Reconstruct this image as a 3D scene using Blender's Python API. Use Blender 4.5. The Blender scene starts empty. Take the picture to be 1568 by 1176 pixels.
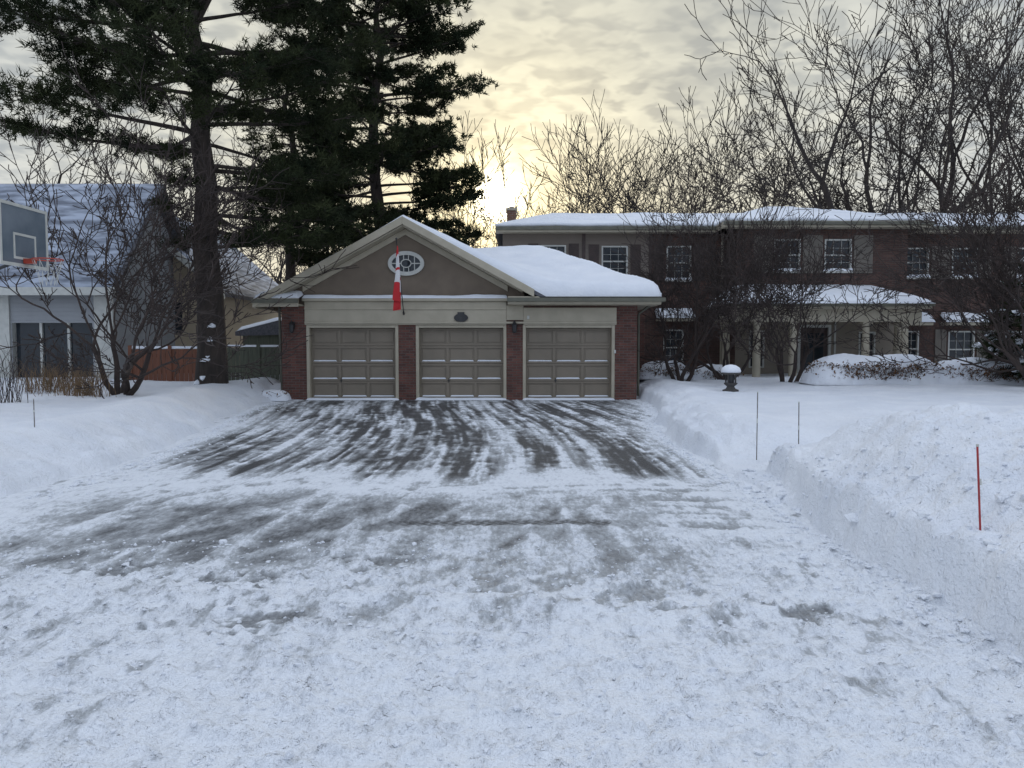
import bpy, math, random
import numpy as np
from mathutils import Vector
random.seed(7); np.random.seed(7)
S = bpy.context.scene
S.view_settings.view_transform='Standard'; S.view_settings.look='None'; S.view_settings.exposure=0
COL = S.collection

# ------------------------------------------------------------------ noise
_T = [np.random.RandomState(s).rand(256,256) for s in range(12)]
def vn(x,y,s=0):
    t=_T[s%12]; xi=np.floor(x).astype(int); yi=np.floor(y).astype(int)
    fx=x-xi; fy=y-yi; fx=fx*fx*(3-2*fx); fy=fy*fy*(3-2*fy)
    a=t[xi%256,yi%256]; b=t[(xi+1)%256,yi%256]; c=t[xi%256,(yi+1)%256]; d=t[(xi+1)%256,(yi+1)%256]
    return (a*(1-fx)+b*fx)*(1-fy)+(c*(1-fx)+d*fx)*fy
def fbm(x,y,o=4,s=0):
    v=0;a=1;n=0
    for i in range(o):
        v=v+a*vn(x*2**i+17.3*i,y*2**i+9.1*i,s+i); n+=a; a*=.5
    return v/n
def ss(a,b,x):
    t=np.clip((x-a)/(b-a),0,1); return t*t*(3-2*t)

# ------------------------------------------------------------------ mesh helpers
def np_mesh(name,V,F,smooth=True):
    V=np.asarray(V,dtype=np.float32); F=np.asarray(F,dtype=np.int32); k=F.shape[1]
    me=bpy.data.meshes.new(name)
    me.vertices.add(len(V)); me.vertices.foreach_set('co',V.ravel())
    me.loops.add(F.size); me.loops.foreach_set('vertex_index',F.ravel())
    me.polygons.add(len(F)); me.polygons.foreach_set('loop_start',np.arange(0,F.size,k,dtype=np.int32))
    me.polygons.foreach_set('loop_total',np.full(len(F),k,dtype=np.int32))
    me.polygons.foreach_set('use_smooth',np.full(len(F),smooth))
    me.update(calc_edges=True)
    return me
def obj(name,me,mat=None,parent=None):
    o=bpy.data.objects.new(name,me); COL.objects.link(o)
    if mat:
        if isinstance(mat,list):
            for m in mat: me.materials.append(m)
        else: me.materials.append(mat)
    if parent: o.parent=parent
    return o
def empty(name,loc=(0,0,0)):
    e=bpy.data.objects.new(name,None); COL.objects.link(e); e.empty_display_size=.3
    return e
def grid_faces(nx,ny):
    i,j=np.meshgrid(np.arange(nx-1),np.arange(ny-1),indexing='xy')
    a=(j*nx+i).ravel()
    return np.stack([a,a+1,a+1+nx,a+nx],1)
def grid_obj(name,xs,ys,Zf,mat,parent=None,skirt=None):
    X,Y=np.meshgrid(xs,ys); Z=Zf(X,Y) if callable(Zf) else Zf
    V=np.stack([X.ravel(),Y.ravel(),Z.ravel()],1); F=grid_faces(len(xs),len(ys))
    if skirt is not None:
        nx,ny=len(xs),len(ys)
        idx=np.concatenate([np.arange(nx),np.arange(1,ny)*nx+nx-1,(ny-1)*nx+np.arange(nx-2,-1,-1),np.arange(ny-2,0,-1)*nx])
        n0=len(V); B=V[idx].copy(); B[:,2]=skirt.ravel()[idx]
        V=np.vstack([V,B]); m=len(idx); k=np.arange(m); k2=(k+1)%m
        F=np.vstack([F,np.stack([idx[k2],idx[k],n0+k,n0+k2],1)])
    me=np_mesh(name,V,F); return obj(name,me,mat,parent)

class MB:
    def __init__(s): s.v=[];s.f=[];s.m=[]
    def quad(s,a,b,c,d,m=0):
        n=len(s.v); s.v+= [a,b,c,d]; s.f.append((n,n+1,n+2,n+3)); s.m.append(m)
    def poly(s,pts,m=0):
        n=len(s.v); s.v+=list(pts); s.f.append(tuple(range(n,n+len(pts)))); s.m.append(m)
    def box(s,x0,x1,y0,y1,z0,z1,m=0):
        n=len(s.v)
        s.v+=[(x0,y0,z0),(x1,y0,z0),(x1,y1,z0),(x0,y1,z0),(x0,y0,z1),(x1,y0,z1),(x1,y1,z1),(x0,y1,z1)]
        for q in [(0,3,2,1),(4,5,6,7),(0,1,5,4),(1,2,6,5),(2,3,7,6),(3,0,4,7)]:
            s.f.append(tuple(n+i for i in q)); s.m.append(m)
    def prism(s,prof,y0,y1,m=0):   # profile in (x,z), extruded along y
        k=len(prof); n=len(s.v)
        s.v+=[(x,y0,z) for x,z in prof]+[(x,y1,z) for x,z in prof]
        s.f.append(tuple(n+i for i in range(k))); s.m.append(m)
        s.f.append(tuple(n+k+i for i in range(k-1,-1,-1))); s.m.append(m)
        for i in range(k):
            j=(i+1)%k; s.f.append((n+j,n+i,n+k+i,n+k+j)); s.m.append(m)
    def lathe(s,cx,cy,prof,m=0,k=16,sx=1,sy=1):
        n=len(s.v)
        for r,z in prof:
            for i in range(k):
                a=2*math.pi*i/k; s.v.append((cx+r*math.cos(a)*sx,cy+r*math.sin(a)*sy,z))
        for j in range(len(prof)-1):
            for i in range(k):
                i2=(i+1)%k; s.f.append((n+j*k+i,n+j*k+i2,n+(j+1)*k+i2,n+(j+1)*k+i)); s.m.append(m)
        s.f.append(tuple(n+i for i in range(k-1,-1,-1))); s.m.append(m)
        s.f.append(tuple(n+(len(prof)-1)*k+i for i in range(k))); s.m.append(m)
    def tube(s,p0,p1,r,m=0,k=8,r1=None):
        p0=Vector(p0);p1=Vector(p1);d=(p1-p0).normalized()
        u=d.cross(Vector((0,0,1)) if abs(d.z)<.9 else Vector((1,0,0))).normalized(); w=d.cross(u); n=len(s.v)
        for p,rr in ((p0,r),(p1,r if r1 is None else r1)):
            for i in range(k):
                a=2*math.pi*i/k; s.v.append(tuple(p+(u*math.cos(a)+w*math.sin(a))*rr))
        for i in range(k):
            i2=(i+1)%k; s.f.append((n+i,n+i2,n+k+i2,n+k+i)); s.m.append(m)
        s.f.append(tuple(n+i for i in range(k-1,-1,-1)));s.m.append(m)
        s.f.append(tuple(n+k+i for i in range(k)));s.m.append(m)
    def wall(s,x0,x1,z0,z1,y,holes,depth=.14,m=0,mr=None):
        xs=sorted({x0,x1}|{h[0] for h in holes}|{h[1] for h in holes})
        zs=sorted({z0,z1}|{h[2] for h in holes}|{h[3] for h in holes})
        for i in range(len(xs)-1):
            for j in range(len(zs)-1):
                cx=(xs[i]+xs[i+1])/2; cz=(zs[j]+zs[j+1])/2
                if any(h[0]<cx<h[1] and h[2]<cz<h[3] for h in holes): continue
                s.quad((xs[i],y,zs[j]),(xs[i+1],y,zs[j]),(xs[i+1],y,zs[j+1]),(xs[i],y,zs[j+1]),m)
        r=m if mr is None else mr
        for a,b,c,d in holes:
            yb=y+depth
            s.quad((a,y,c),(a,yb,c),(a,yb,d),(a,y,d),r); s.quad((b,yb,c),(b,y,c),(b,y,d),(b,yb,d),r)
            s.quad((a,yb,d),(b,yb,d),(b,y,d),(a,y,d),r); s.quad((a,y,c),(b,y,c),(b,yb,c),(a,yb,c),r)
    def build(s,name,mats,parent=None,bevel=0,smooth=False):
        me=bpy.data.meshes.new(name); me.from_pydata(s.v,[],s.f)
        o=obj(name,me,mats,parent)
        me.polygons.foreach_set('material_index',s.m)
        if smooth: me.polygons.foreach_set('use_smooth',[True]*len(s.f))
        me.update()
        if bevel:
            b=o.modifiers.new('b','BEVEL'); b.width=bevel; b.segments=2; b.limit_method='ANGLE'
        return o

# ------------------------------------------------------------------ materials
def base_mat(name):
    m=bpy.data.materials.new(name); m.use_nodes=True; nt=m.node_tree
    return m,nt,nt.nodes['Principled BSDF']
def N(nt,t,**k):
    n=nt.nodes.new(t)
    for a,b in k.items(): setattr(n,a,b)
    return n
def mat(name,c1,c2=None,rough=.7,scale=4.,bump=0.,bscale=30.,stretch=(1,1,1),metal=0,spec=.5,detail=4):
    m,nt,p=base_mat(name); L=nt.links
    p.inputs['Roughness'].default_value=rough; p.inputs['Metallic'].default_value=metal
    p.inputs['Specular IOR Level'].default_value=spec
    tc=N(nt,'ShaderNodeTexCoord'); mp=N(nt,'ShaderNodeMapping'); mp.inputs['Scale'].default_value=stretch
    L.new(tc.outputs['Object'],mp.inputs['Vector'])
    c2=c2 or tuple(x*.8 for x in c1)
    n=N(nt,'ShaderNodeTexNoise'); n.inputs['Scale'].default_value=scale; n.inputs['Detail'].default_value=detail
    L.new(mp.outputs[0],n.inputs['Vector'])
    r=N(nt,'ShaderNodeValToRGB'); r.color_ramp.elements[0].position=.35; r.color_ramp.elements[1].position=.65
    r.color_ramp.elements[0].color=(*c1,1); r.color_ramp.elements[1].color=(*c2,1)
    L.new(n.outputs[0],r.inputs[0]); L.new(r.outputs[0],p.inputs['Base Color'])
    if bump:
        b=N(nt,'ShaderNodeTexNoise'); b.inputs['Scale'].default_value=bscale; b.inputs['Detail'].default_value=5
        L.new(mp.outputs[0],b.inputs['Vector'])
        bp=N(nt,'ShaderNodeBump'); bp.inputs['Strength'].default_value=1; bp.inputs['Distance'].default_value=bump
        L.new(b.outputs[0],bp.inputs['Height']); L.new(bp.outputs[0],p.inputs['Normal'])
    return m
def snow_bump(nt,p,tc_out,amt=1.,s1=9.,s2=45.):
    L=nt.links
    n1=N(nt,'ShaderNodeTexNoise'); n1.inputs['Scale'].default_value=s1; n1.inputs['Detail'].default_value=5; n1.inputs['Roughness'].default_value=.65
    n2=N(nt,'ShaderNodeTexNoise'); n2.inputs['Scale'].default_value=s2; n2.inputs['Detail'].default_value=3
    L.new(tc_out,n1.inputs['Vector']); L.new(tc_out,n2.inputs['Vector'])
    b1=N(nt,'ShaderNodeBump'); b1.inputs['Strength'].default_value=.8; b1.inputs['Distance'].default_value=.05*amt
    b2=N(nt,'ShaderNodeBump'); b2.inputs['Strength'].default_value=.8; b2.inputs['Distance'].default_value=.014*amt
    L.new(n1.outputs[0],b1.inputs['Height']); L.new(n2.outputs[0],b2.inputs['Height'])
    L.new(b1.outputs[0],b2.inputs['Normal']); L.new(b2.outputs[0],p.inputs['Normal'])
def snow_mat(name,amt=1.):
    m,nt,p=base_mat(name); tc=N(nt,'ShaderNodeTexCoord')
    n=N(nt,'ShaderNodeTexNoise'); n.inputs['Scale'].default_value=1.3; n.inputs['Detail'].default_value=6
    nt.links.new(tc.outputs['Object'],n.inputs['Vector'])
    r=N(nt,'ShaderNodeValToRGB'); r.color_ramp.elements[0].position=.3; r.color_ramp.elements[1].position=.7
    r.color_ramp.elements[0].color=(.77,.80,.85,1); r.color_ramp.elements[1].color=(.87,.89,.92,1)
    nt.links.new(n.outputs[0],r.inputs[0]); nt.links.new(r.outputs[0],p.inputs['Base Color'])
    p.inputs['Roughness'].default_value=.75; p.inputs['Specular IOR Level'].default_value=.3
    snow_bump(nt,p,tc.outputs['Object'],amt); return m
def brick_mat(name,c1,c2,mort):
    m,nt,p=base_mat(name); L=nt.links
    g=N(nt,'ShaderNodeNewGeometry'); sx=N(nt,'ShaderNodeSeparateXYZ'); L.new(g.outputs['Position'],sx.inputs[0])
    ad=N(nt,'ShaderNodeMath',operation='ADD'); L.new(sx.outputs[0],ad.inputs[0]); L.new(sx.outputs[1],ad.inputs[1])
    cb=N(nt,'ShaderNodeCombineXYZ'); L.new(ad.outputs[0],cb.inputs[0]); L.new(sx.outputs[2],cb.inputs[1])
    b=N(nt,'ShaderNodeTexBrick'); b.inputs['Color1'].default_value=(*c1,1); b.inputs['Color2'].default_value=(*c2,1); b.inputs['Mortar'].default_value=(*mort,1)
    b.inputs['Scale'].default_value=1; b.inputs['Brick Width'].default_value=.22; b.inputs['Row Height'].default_value=.075
    b.inputs['Mortar Size'].default_value=.008; b.inputs['Bias'].default_value=-.1
    L.new(cb.outputs[0],b.inputs['Vector'])
    n=N(nt,'ShaderNodeTexNoise'); n.inputs['Scale'].default_value=2.5; n.inputs['Detail'].default_value=6; L.new(g.outputs['Position'],n.inputs['Vector'])
    mr=N(nt,'ShaderNodeMapRange'); mr.inputs['To Min'].default_value=.45; mr.inputs['To Max'].default_value=1.55; L.new(n.outputs[0],mr.inputs[0])
    mx=N(nt,'ShaderNodeVectorMath',operation='SCALE'); L.new(b.outputs['Color'],mx.inputs[0]); L.new(mr.outputs[0],mx.inputs['Scale'])
    L.new(mx.outputs[0],p.inputs['Base Color']); p.inputs['Roughness'].default_value=.85
    bp=N(nt,'ShaderNodeBump',invert=True); bp.inputs['Distance'].default_value=.01; L.new(b.outputs['Fac'],bp.inputs['Height']); L.new(bp.outputs[0],p.inputs['Normal'])
    return m
def siding_mat(name,c,row=.12):
    m,nt,p=base_mat(name); L=nt.links
    g=N(nt,'ShaderNodeNewGeometry'); sx=N(nt,'ShaderNodeSeparateXYZ'); L.new(g.outputs['Position'],sx.inputs[0])
    d=N(nt,'ShaderNodeMath',operation='DIVIDE'); d.inputs[1].default_value=row; L.new(sx.outputs[2],d.inputs[0])
    f=N(nt,'ShaderNodeMath',operation='FRACT'); L.new(d.outputs[0],f.inputs[0])
    bp=N(nt,'ShaderNodeBump',invert=True); bp.inputs['Distance'].default_value=.02; L.new(f.outputs[0],bp.inputs['Height']); L.new(bp.outputs[0],p.inputs['Normal'])
    n=N(nt,'ShaderNodeTexNoise'); n.inputs['Scale'].default_value=1.5; n.inputs['Detail'].default_value=6; L.new(g.outputs['Position'],n.inputs['Vector'])
    r=N(nt,'ShaderNodeValToRGB'); r.color_ramp.elements[0].color=(*[x*.8 for x in c],1); r.color_ramp.elements[1].color=(*[min(1,x*1.15) for x in c],1)
    L.new(n.outputs[0],r.inputs[0]); L.new(r.outputs[0],p.inputs['Base Color']); p.inputs['Roughness'].default_value=.65
    return m
SNOW=snow_mat('snow',1.4); SNOWR=snow_mat('roof_snow',.6)
BRICK=brick_mat('brick',(.16,.065,.048),(.085,.040,.033),(.13,.105,.09))
BRICKD=brick_mat('brick_dark',(.115,.060,.046),(.065,.036,.030),(.10,.082,.07))
CREAM=mat('cream_trim_paint',(.46,.41,.31),(.40,.355,.265),.5,3,.002,60)
TAUPE=mat('taupe_stucco',(.20,.158,.118),(.165,.13,.097),.85,2,.004,80)
DOORP=mat('garage_door_paint',(.235,.195,.145),(.20,.167,.124),.5,1.5,.001,40)
WHITE=mat('white_window_paint',(.58,.58,.53),(.50,.50,.46),.5,6)
DARKW=mat('dark_brown_shutter',(.07,.045,.038),(.05,.035,.03),.6,5)
GREY=siding_mat('taupe_siding',(.20,.165,.135),.14)
PSID=siding_mat('cream_siding',(.28,.24,.19),.12)
BSID=siding_mat('beige_siding',(.46,.38,.27),.14)
LSID=siding_mat('grey_siding',(.34,.35,.36),.14)
SHING=mat('shingles',(.075,.075,.085),(.12,.12,.13),.9,14,.01,20)
GUT=mat('gutter_paint',(.10,.10,.075),(.13,.125,.09),.4,5)
METAL=mat('black_metal',(.02,.02,.022),(.035,.035,.035),.4,8)
WOODR=mat('red_cedar',(.20,.075,.04),(.14,.055,.03),.75,3,.004,12,(6,6,.6))
WOODG=mat('weathered_fence_wood',(.12,.13,.09),(.085,.09,.065),.8,3,.004,12,(6,6,.6))
BARK=mat('bare_tree_bark',(.045,.034,.028),(.028,.022,.019),.9,6,.01,25,(1,1,.3))
BARKF=mat('reddish_twig_bark',(.055,.038,.031),(.035,.026,.023),.9,6,.005,25)
PBARK=mat('pine_bark',(.06,.045,.036),(.03,.024,.02),.95,5,.04,9,(1.4,1.4,.35))
LEAFB=mat('dry_brown_leaves',(.20,.10,.04),(.10,.055,.03),.8,8)
def needle_mat():
    m,nt,p=base_mat('pine_needles'); L=nt.links
    g=N(nt,'ShaderNodeNewGeometry'); n=N(nt,'ShaderNodeTexNoise'); n.inputs['Scale'].default_value=.9; n.inputs['Detail'].default_value=5
    L.new(g.outputs['Position'],n.inputs['Vector'])
    r=N(nt,'ShaderNodeValToRGB'); r.color_ramp.elements[0].position=.38; r.color_ramp.elements[1].position=.70
    r.color_ramp.elements[0].color=(.016,.023,.012,1); r.color_ramp.elements[1].color=(.050,.058,.024,1)
    L.new(n.outputs[0],r.inputs[0]); L.new(r.outputs[0],p.inputs['Base Color']); p.inputs['Roughness'].default_value=.8
    p.inputs['Specular IOR Level'].default_value=.1
    return m
NEED=needle_mat()
def glass_mat(name='window_glass',c=(.012,.015,.018)):
    m,nt,p=base_mat(name); L=nt.links
    g=N(nt,'ShaderNodeNewGeometry'); n=N(nt,'ShaderNodeTexNoise'); n.inputs['Scale'].default_value=1.7; L.new(g.outputs['Position'],n.inputs['Vector'])
    r=N(nt,'ShaderNodeValToRGB'); r.color_ramp.elements[0].color=(*c,1); r.color_ramp.elements[1].color=(c[0]*3.2,c[1]*3.2,c[2]*3.2,1)
    L.new(n.outputs[0],r.inputs[0]); L.new(r.outputs[0],p.inputs['Base Color']); p.inputs['Roughness'].default_value=.06
    p.inputs['Specular IOR Level'].default_value=.4
    bp=N(nt,'ShaderNodeBump'); bp.inputs['Distance'].default_value=.01; L.new(n.outputs[0],bp.inputs['Height']); L.new(bp.outputs[0],p.inputs['Normal'])
    return m
GLASS=glass_mat()

# ------------------------------------------------------------------ world
SUN=Vector((-.0187,.984,.1810)).normalized()
W=bpy.data.worlds.new('World'); S.world=W; W.use_nodes=True; nt=W.node_tree; L=nt.links
for n in list(nt.nodes): nt.nodes.remove(n)
out=N(nt,'ShaderNodeOutputWorld')
sky=N(nt,'ShaderNodeTexSky',sky_type='NISHITA'); sky.sun_disc=False; sky.sun_elevation=math.radians(10.4); sky.sun_rotation=math.radians(-1.1)
bg1=N(nt,'ShaderNodeBackground'); bg1.inputs[1].default_value=.06; L.new(sky.outputs[0],bg1.inputs[0])
tc=N(nt,'ShaderNodeTexCoord'); D=tc.outputs['Generated']
def M(op,a,b=None,c=None,clamp=False):
    n=N(nt,'ShaderNodeMath',operation=op,use_clamp=clamp)
    for i,v in enumerate((a,b,c)):
        if v is None: continue
        if hasattr(v,'links'): L.new(v,n.inputs[i])
        else: n.inputs[i].default_value=v
    return n.outputs[0]
def MRn(v,a,b,c=0.,d=1.):
    n=N(nt,'ShaderNodeMapRange',interpolation_type='SMOOTHSTEP'); L.new(v,n.inputs[0])
    for i,x in enumerate((a,b,c,d)): n.inputs[i+1].default_value=x
    return n.outputs[0]
def MIX(f,a,b):
    n=N(nt,'ShaderNodeMix',data_type='RGBA'); 
    if hasattr(f,'links'): L.new(f,n.inputs[0])
    else: n.inputs[0].default_value=f
    for i,v in ((6,a),(7,b)):
        if hasattr(v,'links'): L.new(v,n.inputs[i])
        else: n.inputs[i].default_value=(*v,1)
    return n.outputs[2]
sp=N(nt,'ShaderNodeSeparateXYZ'); L.new(D,sp.inputs[0])
zc=M('ADD',M('MAXIMUM',sp.outputs[2],0.),.10)
cb=N(nt,'ShaderNodeCombineXYZ'); L.new(M('DIVIDE',sp.outputs[0],zc),cb.inputs[0]); L.new(M('DIVIDE',sp.outputs[1],zc),cb.inputs[1])
def noise(vec,sc,det,ro=.5,dist=0.):
    n=N(nt,'ShaderNodeTexNoise'); n.inputs['Scale'].default_value=sc; n.inputs['Detail'].default_value=det; n.inputs['Roughness'].default_value=ro; n.inputs['Distortion'].default_value=dist
    L.new(vec,n.inputs['Vector']); return n.outputs[0]
big=noise(cb.outputs[0],1.1,4,.55,.3)
mk=noise(cb.outputs[0],11.,2,.5,.3)
mk2=noise(cb.outputs[0],3.2,4,.6,.5)
puffs=M('MULTIPLY',MRn(mk,.38,.60),MRn(big,.36,.56,.35,1.))
cl=M('ADD',M('MULTIPLY',puffs,.6),M('MULTIPLY',MRn(mk2,.34,.64),.4))
dt=N(nt,'ShaderNodeVectorMath',operation='DOT_PRODUCT'); L.new(D,dt.inputs[0]); dt.inputs[1].default_value=SUN
dd=M('MAXIMUM',dt.outputs['Value'],0.)
g_wide=M('POWER',dd,10.); g_mid=M('POWER',dd,80.); g_in=M('POWER',dd,900.); g_disc=M('POWER',dd,5000.)
dark=MIX(g_wide,(.34,.38,.42),(.50,.49,.42)); light=MIX(g_wide,(.66,.68,.67),(.92,.88,.68))
colr=MIX(cl,dark,light)
hz=MRn(sp.outputs[2],.02,.30,1.,0.)
colr=MIX(M('MULTIPLY',hz,.72),colr,MIX(g_wide,(.70,.74,.79),(.98,.87,.58)))
back=MRn(sp.outputs[1],.25,-.5)  # added fill: out-of-view sky behind camera brightened to light snow and house fronts
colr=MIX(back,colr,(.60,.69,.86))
top=MRn(sp.outputs[2],.48,.85)  # added fill: sky above the frame raised to brighten the snow
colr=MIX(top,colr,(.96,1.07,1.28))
def addc(base,f,c,k):
    v=N(nt,'ShaderNodeVectorMath',operation='SCALE'); v.inputs[0].default_value=c; L.new(M('MULTIPLY',f,k),v.inputs['Scale'])
    a=N(nt,'ShaderNodeVectorMath',operation='ADD'); L.new(base,a.inputs[0]); L.new(v.outputs[0],a.inputs[1]); return a.outputs[0]
colr=addc(colr,g_mid,(1,.74,.22),.30); colr=addc(colr,g_in,(1,.84,.38),.9); colr=addc(colr,g_disc,(1,.9,.65),16.)
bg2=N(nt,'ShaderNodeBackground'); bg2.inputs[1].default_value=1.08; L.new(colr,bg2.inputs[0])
# cloud deck covers most of the clear sky
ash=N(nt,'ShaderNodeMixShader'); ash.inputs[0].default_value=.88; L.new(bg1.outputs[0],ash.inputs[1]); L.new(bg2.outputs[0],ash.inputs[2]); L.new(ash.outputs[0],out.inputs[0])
sl=bpy.data.lights.new('sun','SUN'); sl.energy=1.5; sl.angle=math.radians(10); sl.color=(1,.85,.62)
so=bpy.data.objects.new('sun',sl); COL.objects.link(so); so.rotation_euler=SUN.to_track_quat('Z','Y').to_euler(); so.location=(0,60,20)

# ------------------------------------------------------------------ camera
cam=bpy.data.cameras.new('camera'); co=bpy.data.objects.new('camera',cam); COL.objects.link(co)
cam.sensor_width=36; cam.lens=27.05; cam.clip_end=3000; cam.clip_start=.05
co.location=(0,0,1.65); co.rotation_euler=(math.radians(90-3.06),0,0); S.camera=co

# ------------------------------------------------------------------ terrain
def xl(y): return -5.25-1.45*ss(10,21,y)+.25*(fbm(y*.6,y*0+3,3,1)-.5)
def xr(y): return 2.62+1.05*ss(12,21,y)+.3*(fbm(y*.7,y*0+7,3,2)-.5)
def groundH(x,y):
    w=(fbm(x*.9,y*.9,4,3)-.5)*.5+(fbm(x*4,y*4,3,5)-.5)*.14
    dl=np.minimum(xl(y)-x,(y-7.4)*.9)+w*.6
    dr=np.minimum(x-xr(y),(y-3.2)*.9)+w*.5
    db=y-22.75
    hl=.20*ss(0,.28,dl)+.25*ss(.1,1.1,dl)+.13*np.exp(-((dl-1.3)/.6)**2)+.02*np.clip(dl-1,0,6)
    dip=1-.62*ss(11.2,10.0,y)*ss(9.5,5.0,x)
    hr=(.34*ss(0,.18,dr)+.14*ss(.1,.9,dr)+.09*np.exp(-((dr-.9)/.6)**2)+.02*np.clip(dr-1,0,6))*dip
    dp=np.minimum(np.minimum(x-2.58-.38*ss(6.,9,y),(9.2-y)*1.3+.5*(fbm(x*1.1,x*0+2,3,4)-.5)),(y-2.6))+w*.55
    hp=.50*ss(0,.22,dp)+(.46+.38*(fbm(x*.6+3,y*.6,3,6)-.35))*ss(.12,1.3,dp)*(1-.34*ss(6.2,9.,y))
    h=np.maximum(np.maximum(hl,hr),hp); h=np.maximum(h,.4*ss(0,.5,db))
    bank=ss(.03,.3,h); near=1-ss(22,40,np.hypot(x,y))
    h=h+bank*near*((fbm(x*1.3,y*1.3,4,7)-.5)*.14+(fbm(x*6,y*6,3,8)-.5)*.03)
    edge=np.exp(-((np.maximum(dl,np.maximum(dr,dp))-.35)/.5)**2)
    h=h+bank*edge*((np.abs(fbm(x*3.5,y*3.5,4,2)-.5))*.24-.03+(fbm(x*13,y*13,2,4)-.5)*.06)
    pile=ss(.2,1.0,dp); h=h+pile*(np.abs(fbm(x*2.2,y*2.2,4,9)-.5)*.40-.06+(np.abs(fbm(x*6.5,y*6.5,3,3)-.5))*.15)
    far=np.hypot(x,y); h=h+ss(60,400,far)*2.0*fbm(x*.01,y*.01,3,1)
    return h-.05
def spaced(lo,fa,fb,hi,st,g=1.12):
    a=list(np.arange(fa,fb+1e-6,st)); s=st; v=fb
    up=[]
    while v<hi: s*=g; v+=s; up.append(v)
    s=st; v=fa; dn=[]
    while v>lo: s*=g; v-=s; dn.append(v)
    return np.array(dn[::-1]+a+up)
xs=np.unique(np.round(np.concatenate([spaced(-900,-12,1.9,2.0,.06,1.10),np.arange(2.0,6.5,.032),spaced(1.9,6.5,13,900,.06,1.10)]),4))
xs=xs[np.concatenate([[True],np.diff(xs)>.02])]
ys=[3.0]
while ys[-1]<26: ys.append(ys[-1]+max(.025,.0075*ys[-1]))
s_=.2; yy=list(ys)
while yy[-1]<1200: s_*=1.10; yy.append(yy[-1]+s_)
s_=.05; dn=[]; v=3.
while v>-300: s_*=1.15; v-=s_; dn.append(v)
ys=np.array(dn[::-1]+yy)
grid_obj('snowy_ground',xs,ys,groundH,SNOW)

# driveway sheet
def bare(x,y):
    xs_=x+.075*(y-14)+.25*np.sin(y*.35)
    n1=fbm(xs_*1.9,y*.22,4,1); n2=fbm(xs_*6,y*.38,3,3); n3=fbm(x*.7+5,y*.4,4,5); n4=fbm(x*9,y*5,3,6); n5=fbm(xs_*17,y*.7,3,8)
    ins=ss(.0,.9,x-xl(y))*ss(.0,.5,xr(y)-x)
    A=ss(8.9,10.6,y+2.0*(n1-.5)+1.2*(n2-.5))*ins
    vA=.26*n1+.26*n2+.18*n3+.28*n4+.28*n5
    mA=A*(ss(.54,.80,vA)*.70+.44*ss(.28,.58,.40*n2+.35*n5+.25*n4))
    mA=mA*(1-.55*ss(.48,.70,fbm(xs_*2.6+9,y*.25,4,10)))*(1-.5*ss(.56,.72,fbm(xs_*9+2,y*.5,3,4)))
    B=ss(4.9,6.0,y+1.1*(n3-.5))*(1-ss(7.7,8.7,y+.9*(n1-.5)))*ss(-5.4,-3.4,x+.8*(n3-.5))*(1-ss(.6,2.2,x))
    r1=np.hypot(x+6.5,y-9.5); arcs=fbm(r1*8,x*0+1.5+y*.1,3,7)
    mB=B*(.30+.36*ss(.40,.72,.45*arcs+.3*n4+.3*fbm(x*2.5,y*1.2,4,2)))
    mB=mB*(1-.40*ss(.5,.7,fbm(x*2.4+3,y*2.0,4,4)))*(1-.5*ss(.55,.7,fbm(xs_*5,y*.5,3,9)))
    r2=np.hypot(x-1.5,y-3.5); arc2=fbm(r2*6,np.arctan2(y-3.5,x-1.5)*2,3,8)
    C=ss(3.3,4.6,y)*(1-ss(8.6,9.4,y))*ss(-5.5,-4,x)*(1-ss(1.9,2.7,x))
    mC=C*.38*ss(.50,.76,.6*arc2+.45*n4)
    D_=.38*ss(.60,.78,.5*fbm(x*1.6,y*1.9,4,9)+.55*n4)
    pt=0
    for px,py,r in ((-1.50,4.47,.12),(1.7,4.55,.08),(-1.9,5.25,.10),(-.9,5.7,.12),(-2.9,5.5,.12)):
        q=np.hypot((x-px)/1.7,(y-py)/.9)/r+(fbm(x*9,y*13,4,2)-.5)*7.5
        pt=np.maximum(pt,.55*(1-ss(.2,1.9,q)))
    strip=np.exp(-((y-6.98-.02*np.sin(x*3))/.13)**4)*ss(-1.2,-1.12,x)*(1-ss(.88,.93,x))*(.50+.38*(np.sin(x*55+y*60)>0))*(.8+.4*n1)
    lines=0
    for cx,k in ((-1.15,.02),(.15,.0),(.95,-.06),(-2.2,.05),(-3.0,.07),(.55,-.03)):
        lx=cx+k*(y-6); lines=np.maximum(lines,np.exp(-((x-lx)/.05)**2)*ss(5.2,5.8,y)*(1-ss(7.2,9,y)))
    v=np.maximum.reduce([mA,mB,mC,D_*.8,pt+0*x])
    v=v*(1-.8*lines*fbm(x*2,y*3,2,2)*1.3)
    return np.clip(np.maximum(v,strip),0,1)
def driveH(x,y):
    b=bare(x,y); s=1-ss(.1,.5,b)
    ft=(1-ss(4.8,9.,y))
    h=s*(.010+.018*(fbm(x*3,y*3,4,4)-.3))
    h=h+s*.036*(fbm(x*8,y*8,3,6)-.5)*(.3+.7*ft)
    ch=fbm(x*17,y*17,2,8); h=h+s*ft*.036*ss(.54,.78,ch)
    h=h+s*.014*(fbm((x+.05*y)*9,y*.7,3,2)-.5)*ss(4.5,7,y)
    h=h+s*ft*.026*np.abs(fbm(x*1.3+.3*y,y*3.2,3,5)-.5)
    yr=4.75-.06*x+.5*(fbm(x*.8,x*0,3,3)-.5)
    h=h+.05*np.exp(-((y-yr)/.16)**2)*ss(.35,.7,fbm(x*4,y*5,3,1))
    for c0,k in ((3.15,.03),(3.62,.03)):
        t=np.exp(-((y-(c0+k*x))/.10)**4); h=h-.012*t+.009*t*(np.sin(x*60+np.abs(y-c0-k*x)*40)>0)*s
    return h
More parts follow.
